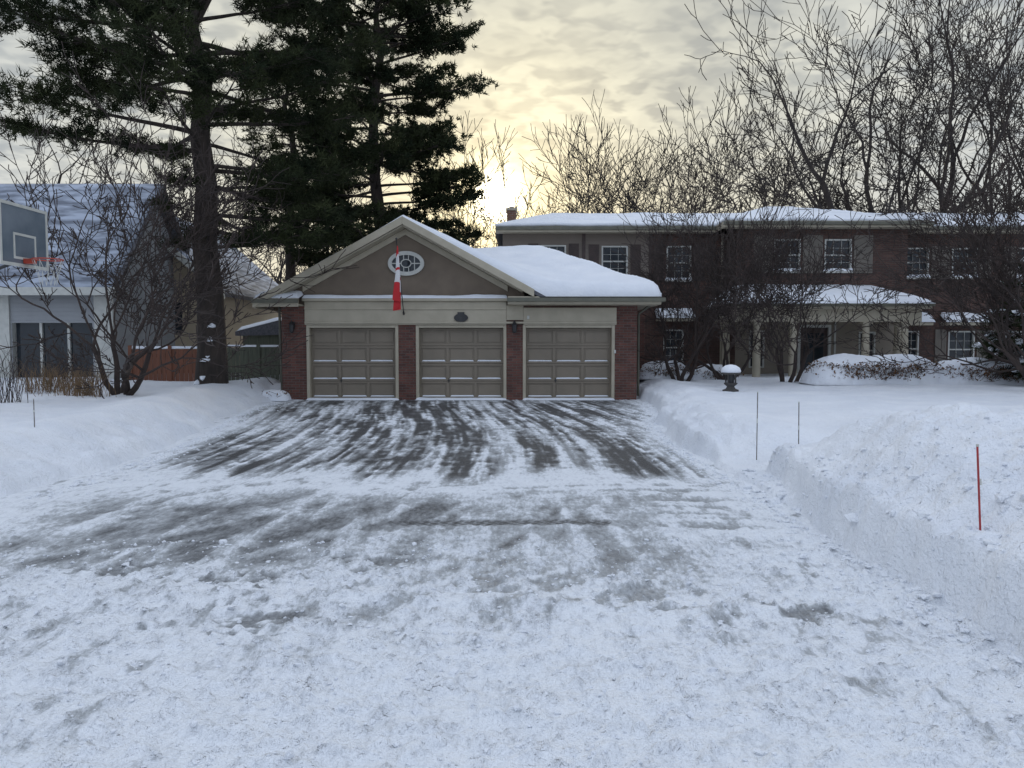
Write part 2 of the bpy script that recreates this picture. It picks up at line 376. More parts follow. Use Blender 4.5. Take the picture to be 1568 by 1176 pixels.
dxs=np.arange(-10,6.51,.028); dys=[1.0]
while dys[-1]<22.5: dys.append(dys[-1]+max(.014,.0055*dys[-1]))
dys[-1]=22.5; dys=np.array(dys)
def drive_mat():
    m,nt,p=base_mat('driveway_snow_ice_asphalt'); L=nt.links
    tc=N(nt,'ShaderNodeTexCoord'); at=N(nt,'ShaderNodeAttribute',attribute_name='bare')
    mp=N(nt,'ShaderNodeMapping'); mp.inputs['Scale'].default_value=(1,.35,1); L.new(tc.outputs['Object'],mp.inputs[0])
    n=N(nt,'ShaderNodeTexNoise'); n.inputs['Scale'].default_value=26; n.inputs['Detail'].default_value=5; n.inputs['Roughness'].default_value=.7; L.new(mp.outputs[0],n.inputs['Vector'])
    n3=N(nt,'ShaderNodeTexNoise'); n3.inputs['Scale'].default_value=3; n3.inputs['Detail'].default_value=7; n3.inputs['Roughness'].default_value=.65; L.new(tc.outputs['Object'],n3.inputs['Vector'])
    a=N(nt,'ShaderNodeMath',operation='MULTIPLY_ADD'); a.inputs[1].default_value=.95; a.inputs[2].default_value=-.475; L.new(n.outputs[0],a.inputs[0])
    a2=N(nt,'ShaderNodeMath',operation='MULTIPLY_ADD'); a2.inputs[1].default_value=.55; L.new(n3.outputs[0],a2.inputs[0]); L.new(a.outputs[0],a2.inputs[2])
    s=N(nt,'ShaderNodeMath',operation='ADD'); L.new(a2.outputs[0],s.inputs[0]); L.new(at.outputs['Fac'],s.inputs[1])
    s2=N(nt,'ShaderNodeMath',operation='SUBTRACT'); s2.inputs[1].default_value=.265; L.new(s.outputs[0],s2.inputs[0])
    r=N(nt,'ShaderNodeValToRGB'); e=r.color_ramp.elements
    e[0].position=.0; e[0].color=(.84,.865,.895,1); e[1].position=.95; e[1].color=(.06,.061,.063,1)
    for ps,c in ((.12,(.75,.775,.81)),(.28,(.48,.50,.515)),(.48,(.30,.31,.32)),(.72,(.13,.134,.138))):
        x=e.new(ps); x.color=(*c,1)
    L.new(s2.outputs[0],r.inputs[0]); L.new(r.outputs[0],p.inputs['Base Color'])
    rr=N(nt,'ShaderNodeMapRange'); rr.inputs[1].default_value=.1; rr.inputs[2].default_value=.6; rr.inputs[3].default_value=.75; rr.inputs[4].default_value=.38
    L.new(s2.outputs[0],rr.inputs[0]); L.new(rr.outputs[0],p.inputs['Roughness']); p.inputs['Specular IOR Level'].default_value=.4
    snow_bump(nt,p,tc.outputs['Object'],1.05,14.,55.)
    return m
dr=grid_obj('driveway',dxs,dys,driveH,drive_mat())
X,Y=np.meshgrid(dxs,dys); at=dr.data.attributes.new('bare','FLOAT','POINT'); at.data.foreach_set('value',bare(X,Y).astype(np.float32).ravel())

# loose snow lumps
def lumps(name,pts,mat_,parent=None):
    ico=bpy.data.meshes.new('t'); import bmesh
    bm=bmesh.new(); bmesh.ops.create_icosphere(bm,subdivisions=1,radius=1); bm.to_mesh(ico); bm.free()
    v=np.zeros(len(ico.vertices)*3); ico.vertices.foreach_get('co',v); v=v.reshape(-1,3)
    f=np.array([p.vertices[:] for p in ico.polygons]); V=[];F=[];k=0
    for (x,y,z,r) in pts:
        s=np.random.uniform(.6,1.3,3)*r; s[2]*=.6; q=v*(1+.7*(np.random.rand(len(v),1)-.5))
        a=np.random.rand()*6.28; q=q*s; q=np.stack([q[:,0]*math.cos(a)-q[:,1]*math.sin(a),q[:,0]*math.sin(a)+q[:,1]*math.cos(a),q[:,2]],1)
        V.append(q+(x,y,z)); F.append(f+k); k+=len(v)
    return obj(name,np_mesh(name,np.vstack(V),np.vstack(F),False),mat_,parent)
R=np.random.RandomState(3)
PX=[];PR=[]
for i in range(5600):
    t=R.rand()
    if t<.72: x=R.uniform(-4.5,4); y=R.uniform(2.6,6.4); r=.004+R.exponential(.0048)
    elif t<.87: y=R.uniform(3.4,21); x=2.62-R.exponential(.12)+1.05*float(ss(12,21,np.array(y))); r=R.uniform(.008,.032)
    else: y=R.uniform(8,21); x=-5.15-1.45*float(ss(10,21,np.array(y)))+R.exponential(.15); r=R.uniform(.008,.03)
    PX.append((x,y)); PR.append(min(r,.035))
for i in range(260):
    PX.append((R.uniform(2.5,3.3),R.uniform(3.5,9.3))); PR.append(.01+R.exponential(.012))
PX=np.array(PX); PZ_=np.maximum(driveH(PX[:,0],PX[:,1]),groundH(PX[:,0],PX[:,1]))
lumps('loose_snow_lumps',[(PX[i,0],PX[i,1],PZ_[i]+PR[i]*.15,PR[i]) for i in range(len(PR))],SNOW)

# ------------------------------------------------------------------ snow patches on quads
def snow_quad(name,p00,p10,p11,p01,t,parent,nx=40,ny=14,rnd=(1,1,1,1),rw=.25,mat_=None,seed=0,bottom=True):
    p00,p10,p11,p01=[np.array(p,float) for p in (p00,p10,p11,p01)]
    u=np.linspace(0,1,nx); v=np.linspace(0,1,ny); U,Vv=np.meshgrid(u,v)
    P=(p00*(1-U[...,None])+p10*U[...,None])*(1-Vv[...,None])+(p01*(1-U[...,None])+p11*U[...,None])*Vv[...,None]
    wx=np.linalg.norm(p10-p00)+1e-3; wy=np.linalg.norm(p01-p00)+np.linalg.norm(p11-p10); wy/=2
    e=np.ones_like(U)
    for k,dist in enumerate((Vv*wy,(1-U)*wx,(1-Vv)*wy,U*wx)):
        if rnd[k]: q=np.clip(dist/rw,0,1); e=np.minimum(e,np.sqrt(np.clip(1-(1-q)**2,0,1)))
    n=fbm(P[...,0]*1.1+seed,P[...,1]*1.1+P[...,2],4,seed); th=t*(.25*e+.75*e)*(.65+.7*n)
    T=P.copy(); T[...,2]+=th+.005
    V=np.vstack([T.reshape(-1,3),P.reshape(-1,3)]); F=grid_faces(nx,ny); n0=nx*ny
    idx=np.concatenate([np.arange(nx),np.arange(1,ny)*nx+nx-1,(ny-1)*nx+np.arange(nx-2,-1,-1),np.arange(ny-2,0,-1)*nx]); m=len(idx); k=np.arange(m); k2=(k+1)%m
    F=np.vstack([F,np.stack([idx[k2],idx[k],n0+idx[k],n0+idx[k2]],1)])
    return obj(name,np_mesh(name,V,F),mat_ or SNOWR,parent)

def window(mb,gl,x0,x1,z0,z1,y,nx=3,nz=4,fw=.055,dep=.10):
    mb.box(x0,x0+fw,y-.03,y+dep,z0,z1); mb.box(x1-fw,x1,y-.03,y+dep,z0,z1)
    mb.box(x0+fw,x1-fw,y-.03,y+dep,z1-fw,z1); mb.box(x0+fw,x1-fw,y-.03,y+dep,z0,z0+fw)
    zm=(z0+z1)/2; mb.box(x0+fw,x1-fw,y+.0,y+dep,zm-.025,zm+.025)
    for i in range(1,nx):
        xx=x0+fw+(x1-x0-2*fw)*i/nx; mb.box(xx-.006,xx+.006,y+.04,y+dep-.012,z0+fw,zm-.025); mb.box(xx-.006,xx+.006,y+.04,y+dep-.012,zm+.025,z1-fw)
    for j in range(1,nz):
        if j*2==nz: continue
        zz=z0+fw+(z1-z0-2*fw)*j/nz; mb.box(x0+fw,x1-fw,y+.043,y+dep-.015,zz-.006,zz+.006)
    gl.quad((x0+fw,y+dep-.02,z0+fw),(x1-fw,y+dep-.02,z0+fw),(x1-fw,y+dep-.02,z1-fw),(x0+fw,y+dep-.02,z1-fw))

# ------------------------------------------------------------------ garage
G=empty('brick_garage'); GY=22.2
PK=-3.05; PZ=5.15; SL=.55
XL,XR,YF,YB=-7.22,4.18,21.6,30.2
def gab(x): return PZ-SL*np.abs(x-PK)
def hipf(x,y): return np.minimum(np.minimum(2.95+.5*(XR-x),2.95+.37*(y-YF)),2.95+.37*(YB-y))
def roofH(x,y): return np.maximum(gab(x),np.where(x>PK,hipf(x,y),0))
doors=[(-5.83,-3.36),(-2.68,-.25),(.40,2.87)]
mb=MB()
holes=[(a-.09,b+.09,0.0,2.16) for a,b in doors]
mb.wall(-6.63,3.6,-.1,2.72,GY,holes,.3,0,1)
mb.quad((3.6,GY,-.1),(3.6,30,-.1),(3.6,30,2.9),(3.6,GY,2.9),0)
mb.quad((-6.63,30,-.1),(-6.63,GY,-.1),(-6.63,GY,2.9),(-6.63,30,2.9),0)
mb.quad((3.6,30,-.1),(-6.63,30,-.1),(-6.63,30,2.9),(3.6,30,2.9),0)
mb.build('brick_walls',[BRICK,CREAM],G)
mb=MB(); b0=2.72
mb.poly([(-6.63,GY+.003,b0),(.35,GY+.003,b0),(.35,GY+.003,3.2),(PK,GY+.003,PZ-.08),(-6.63,GY+.003,3.05)],0)
mb.poly([(.35,GY+.003,b0),(3.6,GY+.003,b0),(3.6,GY+.003,2.9),(.35,GY+.003,2.9)],0)
mb.build('stucco_gable',[TAUPE],G)
mb=MB()
mb.box(-5.95,-.16,GY-.07,GY-.002,2.165,2.84); mb.box(-6.0,-.12,GY-.16,GY-.004,2.84,2.92)
mb.box(-.16,.33,GY-.06,GY-.003,2.30,2.72); mb.box(.33,3.0,GY-.07,GY-.002,2.165,2.66)
mb.box(-5.95,3.0,GY-.10,GY-.0725,2.20,2.26); mb.box(-5.95,-.16,GY-.10,GY-.0725,2.60,2.65)
for a,b in doors:
    mb.box(a-.09,a,GY-.03,GY+.28,0.02,2.163); mb.box(b,b+.09,GY-.03,GY+.28,0.02,2.163); mb.box(a,b,GY-.03,GY+.28,2.08,2.163)
mb.build('cream_headers',[CREAM],G,.012)
def rake(mb,x0,x1,top_off,w,y0,y1,m=0):
    z0=float(gab(np.array(x0)))-top_off; z1=float(gab(np.array(x1)))-top_off
    mb.prism([(x0,z0-w),(x1,z1-w),(x1,z1),(x0,z0)],y0,y1,m)
mb=MB()
rake(mb,XL-.03,PK,-.01,.22,YF-.05,YF-.003); rake(mb,PK,.62,-.01,.22,YF-.05,YF-.003)
rake(mb,XL+.55,PK,.20,.05,YF+.05,GY-.06); rake(mb,PK,.30,.20,.05,YF+.05,GY-.06)
rake(mb,-6.0,PK,.25,.17,GY-.06,GY-.002); rake(mb,PK,-.12,.25,.17,GY-.06,GY-.002)
mb.build('rake_boards',[CREAM],G,.01)
mb=MB()
mb.box(XL,-5.98,YF+.06,GY-.01,2.70,2.74,0); mb.box(XL-.02,-5.98,YF,YF+.05,2.66,2.90,0)
mb.box(XL-.02,XL+.03,YF+.05,YB,2.62,2.86,0)
mb.box(-.12,XR,YF+.05,GY-.005,2.72,2.75,0); mb.box(-.12,XR,YF,YF+.04,2.74,2.95,0)
mb.box(3.62,XR,GY,YB,2.72,2.75,0); mb.box(XR-.04,XR,YF+.04,YB,2.74,2.95,0)
mb.box(-.14,XR+.10,YF-.11,YF-.002,2.80,2.91,1); mb.box(XR+.002,XR+.10,YF-.002,YB,2.80,2.91,1)
mb.box(XL-.05,-5.96,YF-.11,YF-.052,2.76,2.87,1)
mb.tube((4.1,GY+.3,2.8),(3.7,GY+.35,2.5),.04,1); mb.tube((3.7,GY+.35,2.5),(3.7,GY+.35,.1),.04,1)
mb.tube((-6.75,GY+.2,2.8),(-6.7,GY+.2,.1),.04,1)
mb.build('eaves_and_gutter',[CREAM,GUT],G,.008)
gx=np.arange(XL,XR+.001,.095); gy=np.arange(YF,YB+.001,.10)
RX,RY=np.meshgrid(gx,gy); RZ=roofH(RX,RY)
grid_obj('shingle_roof',gx,gy,RZ-.01,SHING,G,skirt=RZ-.12)
from_z=RZ.copy()
for _ in range(10):
    p=np.pad(from_z,1,mode='edge'); from_z=(p[1:-1,1:-1]*2+p[:-2,1:-1]+p[2:,1:-1]+p[1:-1,:-2]+p[1:-1,2:])/6
de=np.minimum(np.minimum(RX-XL,XR-RX),np.minimum((RY-YF)*1.0,YB-RY)); q=np.clip(de/.22,0,1); ed=np.sqrt(1-(1-q)**2)
thick=.05+.27*ss(-4.0,0,RX)
nn=fbm(RX*.9,RY*.9,4,4); thk=thick*(.7+.6*nn)*(.25+.75*ed)
SZ=np.maximum(RZ,from_z*.8+RZ*.2)+thk
valley=np.exp(-((gab(RX)-hipf(RX,RY))/.3)**2)*(RX>PK); SZ=SZ+.13*valley*ed
grid_obj('roof_snow_blanket',gx,gy,SZ,SNOWR,G,skirt=RZ-.005)
snow_quad('ledge_snow',(-6.0,GY-.16,2.921),(-.12,GY-.16,2.921),(-.12,GY-.01,2.921),(-6.0,GY-.01,2.921),.09,G,120,6,rw=.08,seed=2)
snow_quad('return_snow',(XL,YF,2.885),(-5.98,YF,2.885),(-5.98,GY-.02,3.03),(XL,GY-.02,3.03),.13,G,30,12,rw=.12,seed=3)
for i,(a,b) in enumerate(doors):
    mb=MB(); y=GY+.16; mb.box(a,b,y+.03,y+.07,.03,2.08)
    nc,nr=3,4; ch=(2.05)/nr; cw=(b-a)/nc
    for r_ in range(nr):
        z0=.03+r_*ch; z1=z0+ch-.012
        mb.box(a+.004,b-.004,y,y+.03,z0+.0,z0+.06); mb.box(a+.004,b-.004,y,y+.03,z1-.06,z1)
        for c in range(nc+1):
            xx=a+c*cw; x0=max(a+.004,xx-.04); x1=min(b-.004,xx+.04); mb.box(x0,x1,y,y+.03,z0+.06,z1-.06)
        for c in range(nc):
            mb.box(a+c*cw+.085,a+(c+1)*cw-.085,y+.012,y+.03,z0+.105,z1-.105)
    mb.box((a+b)/2-.38,(a+b)/2-.36,y-.03,y,.5,.62,1); mb.box((a+b)/2-.41,(a+b)/2-.33,y-.03,y-.01,.55,.565,1)
    mb.build('garage_door_panel_%d'%(i+1),[DOORP,METAL],G,.006)
    for r_ in range(nr-1):
        z0=.03+r_*ch+.061
        for c in range(nc):
            l=a+c*cw+.045; r2=a+(c+1)*cw-.045
            w0=l+random.uniform(0,.03); w1=r2-random.uniform(0,.05)
            snow_quad('door_ledge_snow',(w0,y+.001,z0),(w1,y+.001,z0),(w1,y+.028,z0),(w0,y+.028,z0),.038,G,24,4,rw=.02,seed=r_+c*3+i)
    snow_quad('door_foot_snow',(a-.1,GY-.12,.0),(b+.1,GY-.12,.0),(b+.1,GY+.15,.0),(a-.1,GY+.15,.0),.06,G,80,8,rw=.1,seed=i+5)
mb=MB(); cx,cz=-3.03,3.92
def ellring(mb,cx,cz,a0,b0,a1,b1,y0,y1,m=0,k=40):
    n=len(mb.v)
    for (a,b,y) in ((a1,b1,y1),(a1,b1,y0),(a0,b0,y0),(a0,b0,y1)):
        for i in range(k):
            t=2*math.pi*i/k; mb.v.append((cx+a*math.cos(t),y,cz+b*math.sin(t)))
    for r in range(3):
        for i in range(k):
            j=(i+1)%k; mb.f.append((n+r*k+i,n+r*k+j,n+(r+1)*k+j,n+(r+1)*k+i)); mb.m.append(m)
ellring(mb,cx,cz,.41,.24,.52,.35,GY-.07,GY,0); ellring(mb,cx,cz,.13,.10,.155,.125,GY-.05,GY-.012,0)
mb.box(cx-.41,cx-.15,GY-.045,GY-.012,cz-.014,cz+.014); mb.box(cx+.15,cx+.41,GY-.045,GY-.012,cz-.014,cz+.014)
for xx in (-.07,.07,-.24,.24):
    h=.24*math.sqrt(1-(xx/.41)**2); mb.box(cx+xx-.012,cx+xx+.012,GY-.04,GY-.013,cz-h,cz-(.1 if abs(xx)<.1 else 0)); mb.box(cx+xx-.012,cx+xx+.012,GY-.04,GY-.013,cz+(.1 if abs(xx)<.1 else 0),cz+h)
n=len(mb.v)
for i in range(40):
    t=2*math.pi*i/40; mb.v.append((cx+.42*math.cos(t),GY-.01,cz+.25*math.sin(t)))
mb.f.append(tuple(range(n,n+40))); mb.m.append(1)
mb.build('oval_window',[WHITE,GLASS],G)
mb=MB()
ellring(mb,-1.46,2.37,.001,.001,.20,.12,GY-.13,GY-.07,0); mb.box(-1.56,-1.36,GY-.12,GY-.075,2.46,2.53,0)
mb.box(.43,.50,GY-.10,GY-.07,2.33,2.43,1)
mb.box(2.93,2.99,GY-.06,GY-.03,1.35,1.45,1)
mb.build('house_number_plaque',[METAL,WHITE],G,.01)
for lx in (-6.3,.07):
    mb=MB(); mb.box(lx-.05,lx+.05,GY-.02,GY,2.05,2.25); mb.tube((lx,GY-.02,2.2),(lx,GY-.14,2.26),.012); 
    mb.lathe(lx,GY-.15,[(.03,1.93),(.06,1.97),(.075,2.16),(.09,2.17),(.03,2.25),(.008,2.30)],0,8)
    mb.build('wall_lantern',[METAL],G)

# ------------------------------------------------------------------ flag
FL=empty('canadian_flag_on_pole')
mb=MB(); pb=Vector((-3.1,GY-.08,2.45)); pt_=Vector((-3.13,21.0,4.45)); mb.tube(pb,pt_,.014,0); mb.lathe(pt_.x,pt_.y,[(.0,pt_.z-.02),(.03,pt_.z),(.03,pt_.z+.03),(.0,pt_.z+.05)],1,10)
mb.tube(pb+Vector((0,.08,-.02)),pb+Vector((0,-.05,.08)),.03,0)
mb.build('pole',[METAL,METAL],FL)
def flag_mat():
    m,nt,p=base_mat('flag_cloth'); at=N(nt,'ShaderNodeAttribute',attribute_name='fly')
    r=N(nt,'ShaderNodeValToRGB'); r.color_ramp.interpolation='CONSTANT'; e=r.color_ramp.elements
    e[0].position=0; e[0].color=(.50,.02,.025,1); e[1].position=.68; e[1].color=(.50,.02,.025,1); x=e.new(.16); x.color=(.66,.65,.64,1)
    x=e.new(.40); x.color=(.50,.02,.025,1); x=e.new(.45); x.color=(.66,.65,.64,1)
    nt.links.new(at.outputs['Fac'],r.inputs[0]); nt.links.new(r.outputs[0],p.inputs['Base Color']); p.inputs['Roughness'].default_value=.8; return m
nu,nv=40,60; U,V_=np.meshgrid(np.linspace(0,1,nu),np.linspace(0,1,nv))
dirp=np.array(pb-pt_); dirp/=np.linalg.norm(dirp); pole=np.array(pt_)[None,None]+dirp*(.18+U[...,None]*.42)
amp=.03+.07*V_; P=pole.copy()
P[...,0]+=amp*np.sin(U*13+V_*1.5)+.03*V_*np.sin(V_*5); P[...,1]=P[...,1]*(1-V_*.4)+(21.05)*(V_*.4)+.05*np.cos(U*13)*V_-.02; P[...,2]-=V_*1.5*(.95+.05*np.cos(U*9))
F=grid_faces(nu,nv); me=np_mesh('cloth',P.reshape(-1,3),F); obj('cloth',me,flag_mat(),FL)
me.attributes.new('fly','FLOAT','POINT').data.foreach_set('value',np.clip(V_+.04*np.sin(U*9),0,1).astype(np.float32).ravel())

# ------------------------------------------------------------------ main house
H=empty('brick_house'); HY=29.0; WY=27.8
EZ=5.72
wl=[(1.08,2.02,4.2,5.3),(3.35,4.33,4.12,5.27),(5.78,6.70,4.0,5.27),(5.7,6.45,.8,2.15)]
wr=[(14.7,15.6,4.1,5.2),(16.45,17.4,4.1,5.2),(18.9,19.8,4.1,5.2),(14.6,15.3,.75,2.1),(16.4,17.4,.7,2.1),(18.6,19.6,.7,2.1)]
ww=[(9.39,10.34,4.22,5.36),(11.2,12.18,4.22,5.36)]
wp=[(8.55,9.1,.75,2.1),(12.5,13.1,.7,2.05)]
door=(10.3,11.5,.15,2.3)
mb=MB()
mb.wall(-.35,5.0,-.1,3.0,HY,[],.14,0); mb.wall(-.35,5.2,3.0,EZ,HY,wl[:2],.14,2,3)
mb.wall(5.2,8.05,3.0,EZ,HY,wl[2:3],.14,1,3); mb.wall(5.0,8.05,-.1,3.0,HY,wl[3:],.14,1,3)
mb.wall(14.18,22,-.1,EZ,HY,wr,.14,1,3)
mb.wall(8.05,14.18,2.9,EZ,WY,ww,.14,1,3); mb.wall(8.05,14.18,-.1,2.9,WY,wp+[door],.14,4,3)
mb.quad((8.05,HY,-.1),(8.05,WY,-.1),(8.05,WY,EZ),(8.05,HY,EZ),1); mb.quad((14.18,WY,-.1),(14.18,HY,-.1),(14.18,HY,EZ),(14.18,WY,EZ),1)
mb.quad((-.35,37,-.1),(-.35,HY,-.1),(-.35,HY,EZ),(-.35,37,EZ),1); mb.quad((22,HY,-.1),(22,37,-.1),(22,37,EZ),(22,HY,EZ),1)
mb.quad((22,37,-.1),(-.35,37,-.1),(-.35,37,EZ),(22,37,EZ),1)
mb.build('walls',[BRICK,BRICKD,GREY,WHITE,PSID],H)
fr=MB(); gl=MB()
for w in wl+wr: window(fr,gl,*w,HY)
for w in ww+wp: window(fr,gl,*w,WY)
for w,y in [(w,HY) for w in wl+wr]+[(w,WY) for w in ww]: fr.box(w[0]-.06,w[1]+.06,y-.09,y-.031,w[2]-.07,w[2]-.002)
fr.build('window_frames',[WHITE],H,.004); gl.build('window_glass',[GLASS],H)
for i,(w,y) in enumerate([(w,HY) for w in wl+wr]+[(w,WY) for w in ww]):
    snow_quad('sill_snow',(w[0]-.05,y-.09,w[2]),(w[1]+.05,y-.09,w[2]),(w[1]+.05,y-.034,w[2]),(w[0]-.05,y-.034,w[2]),.10,H,30,5,rw=.04,seed=i)
mb=MB()
def louver(mb,x0,x1,z0,z1,y,m):
    mb.box(x0,x1,y-.035,y-.002,z0,z1,m)
    mb.box(x0,x0+.05,y-.05,y-.035,z0,z1,m); mb.box(x1-.05,x1,y-.05,y-.035,z0,z1,m)
    z=z0+.05
    while z<z1-.06: mb.box(x0+.05,x1-.05,y-.046,y-.035,z,z+.035,m); z+=.07
for w in wl[:3]:
    louver(mb,w[0]-.48,w[0]-.1,w[2]-.05,w[3]+.05,HY,0); louver(mb,w[1]+.1,w[1]+.48,w[2]-.05,w[3]+.05,HY,0)
for w in wr[:3]+wr[4:]:
    louver(mb,w[0]-.5,w[0]-.08,w[2]-.05,w[3]+.05,HY,1); louver(mb,w[1]+.08,w[1]+.5,w[2]-.05,w[3]+.05,HY,1)
for a,b in ((8.66,9.33),(10.42,11.12),(12.25,12.92)): louver(mb,a,b,4.15,5.5,WY,1)
mb.box(5.12,5.24,HY-.04,HY-.002,3.0,EZ,0)
mb.box(2.62,2.74,HY-.04,HY-.002,3.0,EZ,0)
mb.build('shutters',[DARKW,mat('taupe_shutter',(.19,.165,.135),(.155,.138,.115),.6,4)],H)
mb=MB(); x0,x1,z0,z1=door
mb.box(x0,x0+.1,WY-.03,WY+.1,z0,z1,0); mb.box(x1-.1,x1,WY-.03,WY+.1,z0,z1,0); mb.box(x0+.1,x1-.1,WY-.03,WY+.1,z1-.1,z1,0)
mb.box(x0+.1,x1-.1,WY+.05,WY+.1,z0,z1-.1,1); mb.box(x0+.25,x1-.25,WY+.03,WY+.05,z0+.25,z1-.3,2); mb.box((x0+x1)/2-.02,(x0+x1)/2+.02,WY+.015,WY+.03,z0+.1,z1-.15,1)
mb.box(x1+.1,x1+.16,WY-.06,WY-.0,.15,2.6,0); mb.box(x0-.16,x0-.1,WY-.06,WY-.0,.15,2.6,0)
mb.build('front_door',[WHITE,DARKW,GLASS],H,.006)
mb=MB(); OH=.55
mb.box(-.6,8.0-OH,HY-OH,HY-.002,EZ,EZ+.04,0); mb.box(-.6,8.0-OH+.02,HY-OH-.04,HY-OH,EZ-.02,EZ+.2,0)
mb.box(8.05-OH,14.18+OH,WY-OH,WY-.002,EZ,EZ+.04,0); mb.box(8.05-OH-.04,14.18+OH+.04,WY-OH-.04,WY-OH,EZ-.02,EZ+.2,0)
mb.box(8.05-OH-.04,8.05-OH,WY-OH,HY,EZ-.02,EZ+.2,0); mb.box(14.18+OH,14.18+OH+.04,WY-OH,HY,EZ-.02,EZ+.2,0)
mb.box(14.18+OH+.04,22.4,HY-OH-.04,HY-OH,EZ-.02,EZ+.2,0); mb.box(14.18+OH+.04,22.4,HY-OH,HY-.002,EZ,EZ+.04,0)
mb.box(-.6,7.45,HY-OH-.15,HY-OH-.042,EZ+.06,EZ+.17,1); mb.box(7.4,14.8,WY-OH-.15,WY-OH-.042,EZ+.06,EZ+.17,1); mb.box(14.85,22.4,HY-OH-.15,HY-OH-.042,EZ+.06,EZ+.17,1)
for (x,y,t) in ((7.85,HY-.06,EZ),(14.3,HY-.06,EZ)): mb.tube((x,y,t),(x,y,.3),.045,0)
mb.build('eaves_and_gutters',[CREAM,GUT],H,.006)
hx=np.arange(-.62,22.45,.16); hy=np.arange(27.2,38.0,.13); HX,HYg=np.meshgrid(hx,hy)
m1=5.9+.25*(np.minimum(HYg-28.4,37.6-HYg)); m1=np.minimum(m1,5.9+.5*(HX+.62)+.0); 
m2=5.9+.25*np.minimum(HYg-27.2,37.6-HYg); m2=np.minimum(m2,5.9+.42*np.minimum(HX-7.45,14.78-HX))
rh=np.maximum(np.where(HYg>=28.35,m1,-9),np.where((HX>7.4)&(HX<14.8),m2,-9))
inside=rh>5.8
nn=fbm(HX*.7,HYg*.7,4,3); n2_=fbm(HX*2.2,HYg*2.2,3,6); sz=rh+.13*(.5+.8*nn)+.05*(n2_-.5)
V=np.stack([HX.ravel(),HYg.ravel(),sz.ravel()],1); F=grid_faces(len(hx),len(hy)); ok=inside.ravel()[F].all(1)
V2=V.copy(); V2[:,2]=rh.ravel()-.03
Fo=F[ok]
me=np_mesh('roof_snow',V,Fo); o=obj('roof_snow',me,SNOWR,H); so_=o.modifiers.new('s','SOLIDIFY'); so_.thickness=.11; so_.offset=-1
me=np_mesh('roof_shingles',V2,Fo); o=obj('roof_shingles',me,SHING,H); s2=o.modifiers.new('s','SOLIDIFY'); s2.thickness=.06; s2.offset=-1
mb=MB(); mb.box(-.22,.18,33.2,34.0,5.5,7.30,0); mb.box(-.27,.23,33.15,34.05,7.30,7.40,1); mb.lathe(-.02,33.6,[(.12,7.40),(.10,7.52)],1,10)
mb.build('chimney',[brick_mat('chimney_brick',(.25,.12,.07),(.18,.08,.05),(.25,.22,.2)),CREAM],H)
for i,(a,b,z) in enumerate(((5.4,6.75,2.45),(14.5,15.6,2.3),(16.1,17.7,2.3),(18.3,19.9,2.3))):
    mb=MB(); mb.box(a,b,HY-.45,HY-.003,z,z+.12,0); mb.build('bay_cornice',[CREAM],H,.01)
    snow_quad('bay_snow',(a-.05,HY-.5,z+.12),(b+.05,HY-.5,z+.12),(b+.05,HY-.01,z+.4),(a-.05,HY-.01,z+.4),.14,H,30,10,rw=.15,seed=i)
mb=MB(); px0,px1,py0=7.2,13.75,25.6
mb.box(px0+.15,px1-.15,py0+.15,WY-.003,0,.3,3)
mb.box(px0+.1,px1-.1,py0+.1,py0+.35,2.35,2.78,0); mb.box(px0+.1,px0+.35,py0+.35,WY-.003,2.35,2.78,0); mb.box(px1-.35,px1-.1,py0+.35,WY-.003,2.35,2.78,0)
mb.box(px0+.35,px1-.35,py0+.35,WY-.004,2.7,2.74,0)
mb.box(px0-.12,px1+.12,py0-.12,WY-.005,2.78,2.86,0); mb.box(px0-.18,px1+.18,py0-.2,WY-.006,2.86,2.94,2)
for cx in (7.5,8.2,9.42,11.85,13.15,13.5):
    cyy=py0+.23 if cx not in (7.5,13.5) else 27.0
    mb.box(cx-.17,cx+.17,cyy-.17,cyy+.17,.301,.38,0)
    mb.lathe(cx,cyy,[(.16,.38),(.165,.42),(.13,.47),(.135,.6),(.13,1.3),(.108,2.2),(.12,2.23),(.145,2.28)],0,20); mb.box(cx-.16,cx+.16,cyy-.16,cyy+.16,2.28,2.349,0)
mb.build('porch',[CREAM,WHITE,GUT,mat('porch_stone',(.3,.29,.28),(.22,.22,.21),.8,5,.005)],H,.006)
za,zb=2.945,3.62
A,B,C_,D2=(px0-.18,py0-.2,za),(px1+.18,py0-.2,za),(px1-.75,WY-.01,zb),(px0+.75,WY-.01,zb)
mb=MB(); mb.poly([A,B,C_,D2]); mb.poly([A,D2,(px0-.18,WY-.01,za)]); mb.poly([B,(px1+.18,WY-.01,za),C_]); mb.build('porch_roof',[SHING],H)
snow_quad('porch_roof_snow',A,B,C_,D2,.12,H,90,24,rnd=(1,1,0,1),rw=.2,seed=4)
snow_quad('porch_roof_snow_side',(px0-.18,WY-.01,za),A,D2,(px0+.75,WY-.02,zb),.10,H,20,14,rnd=(1,0,0,0),rw=.2,seed=6)

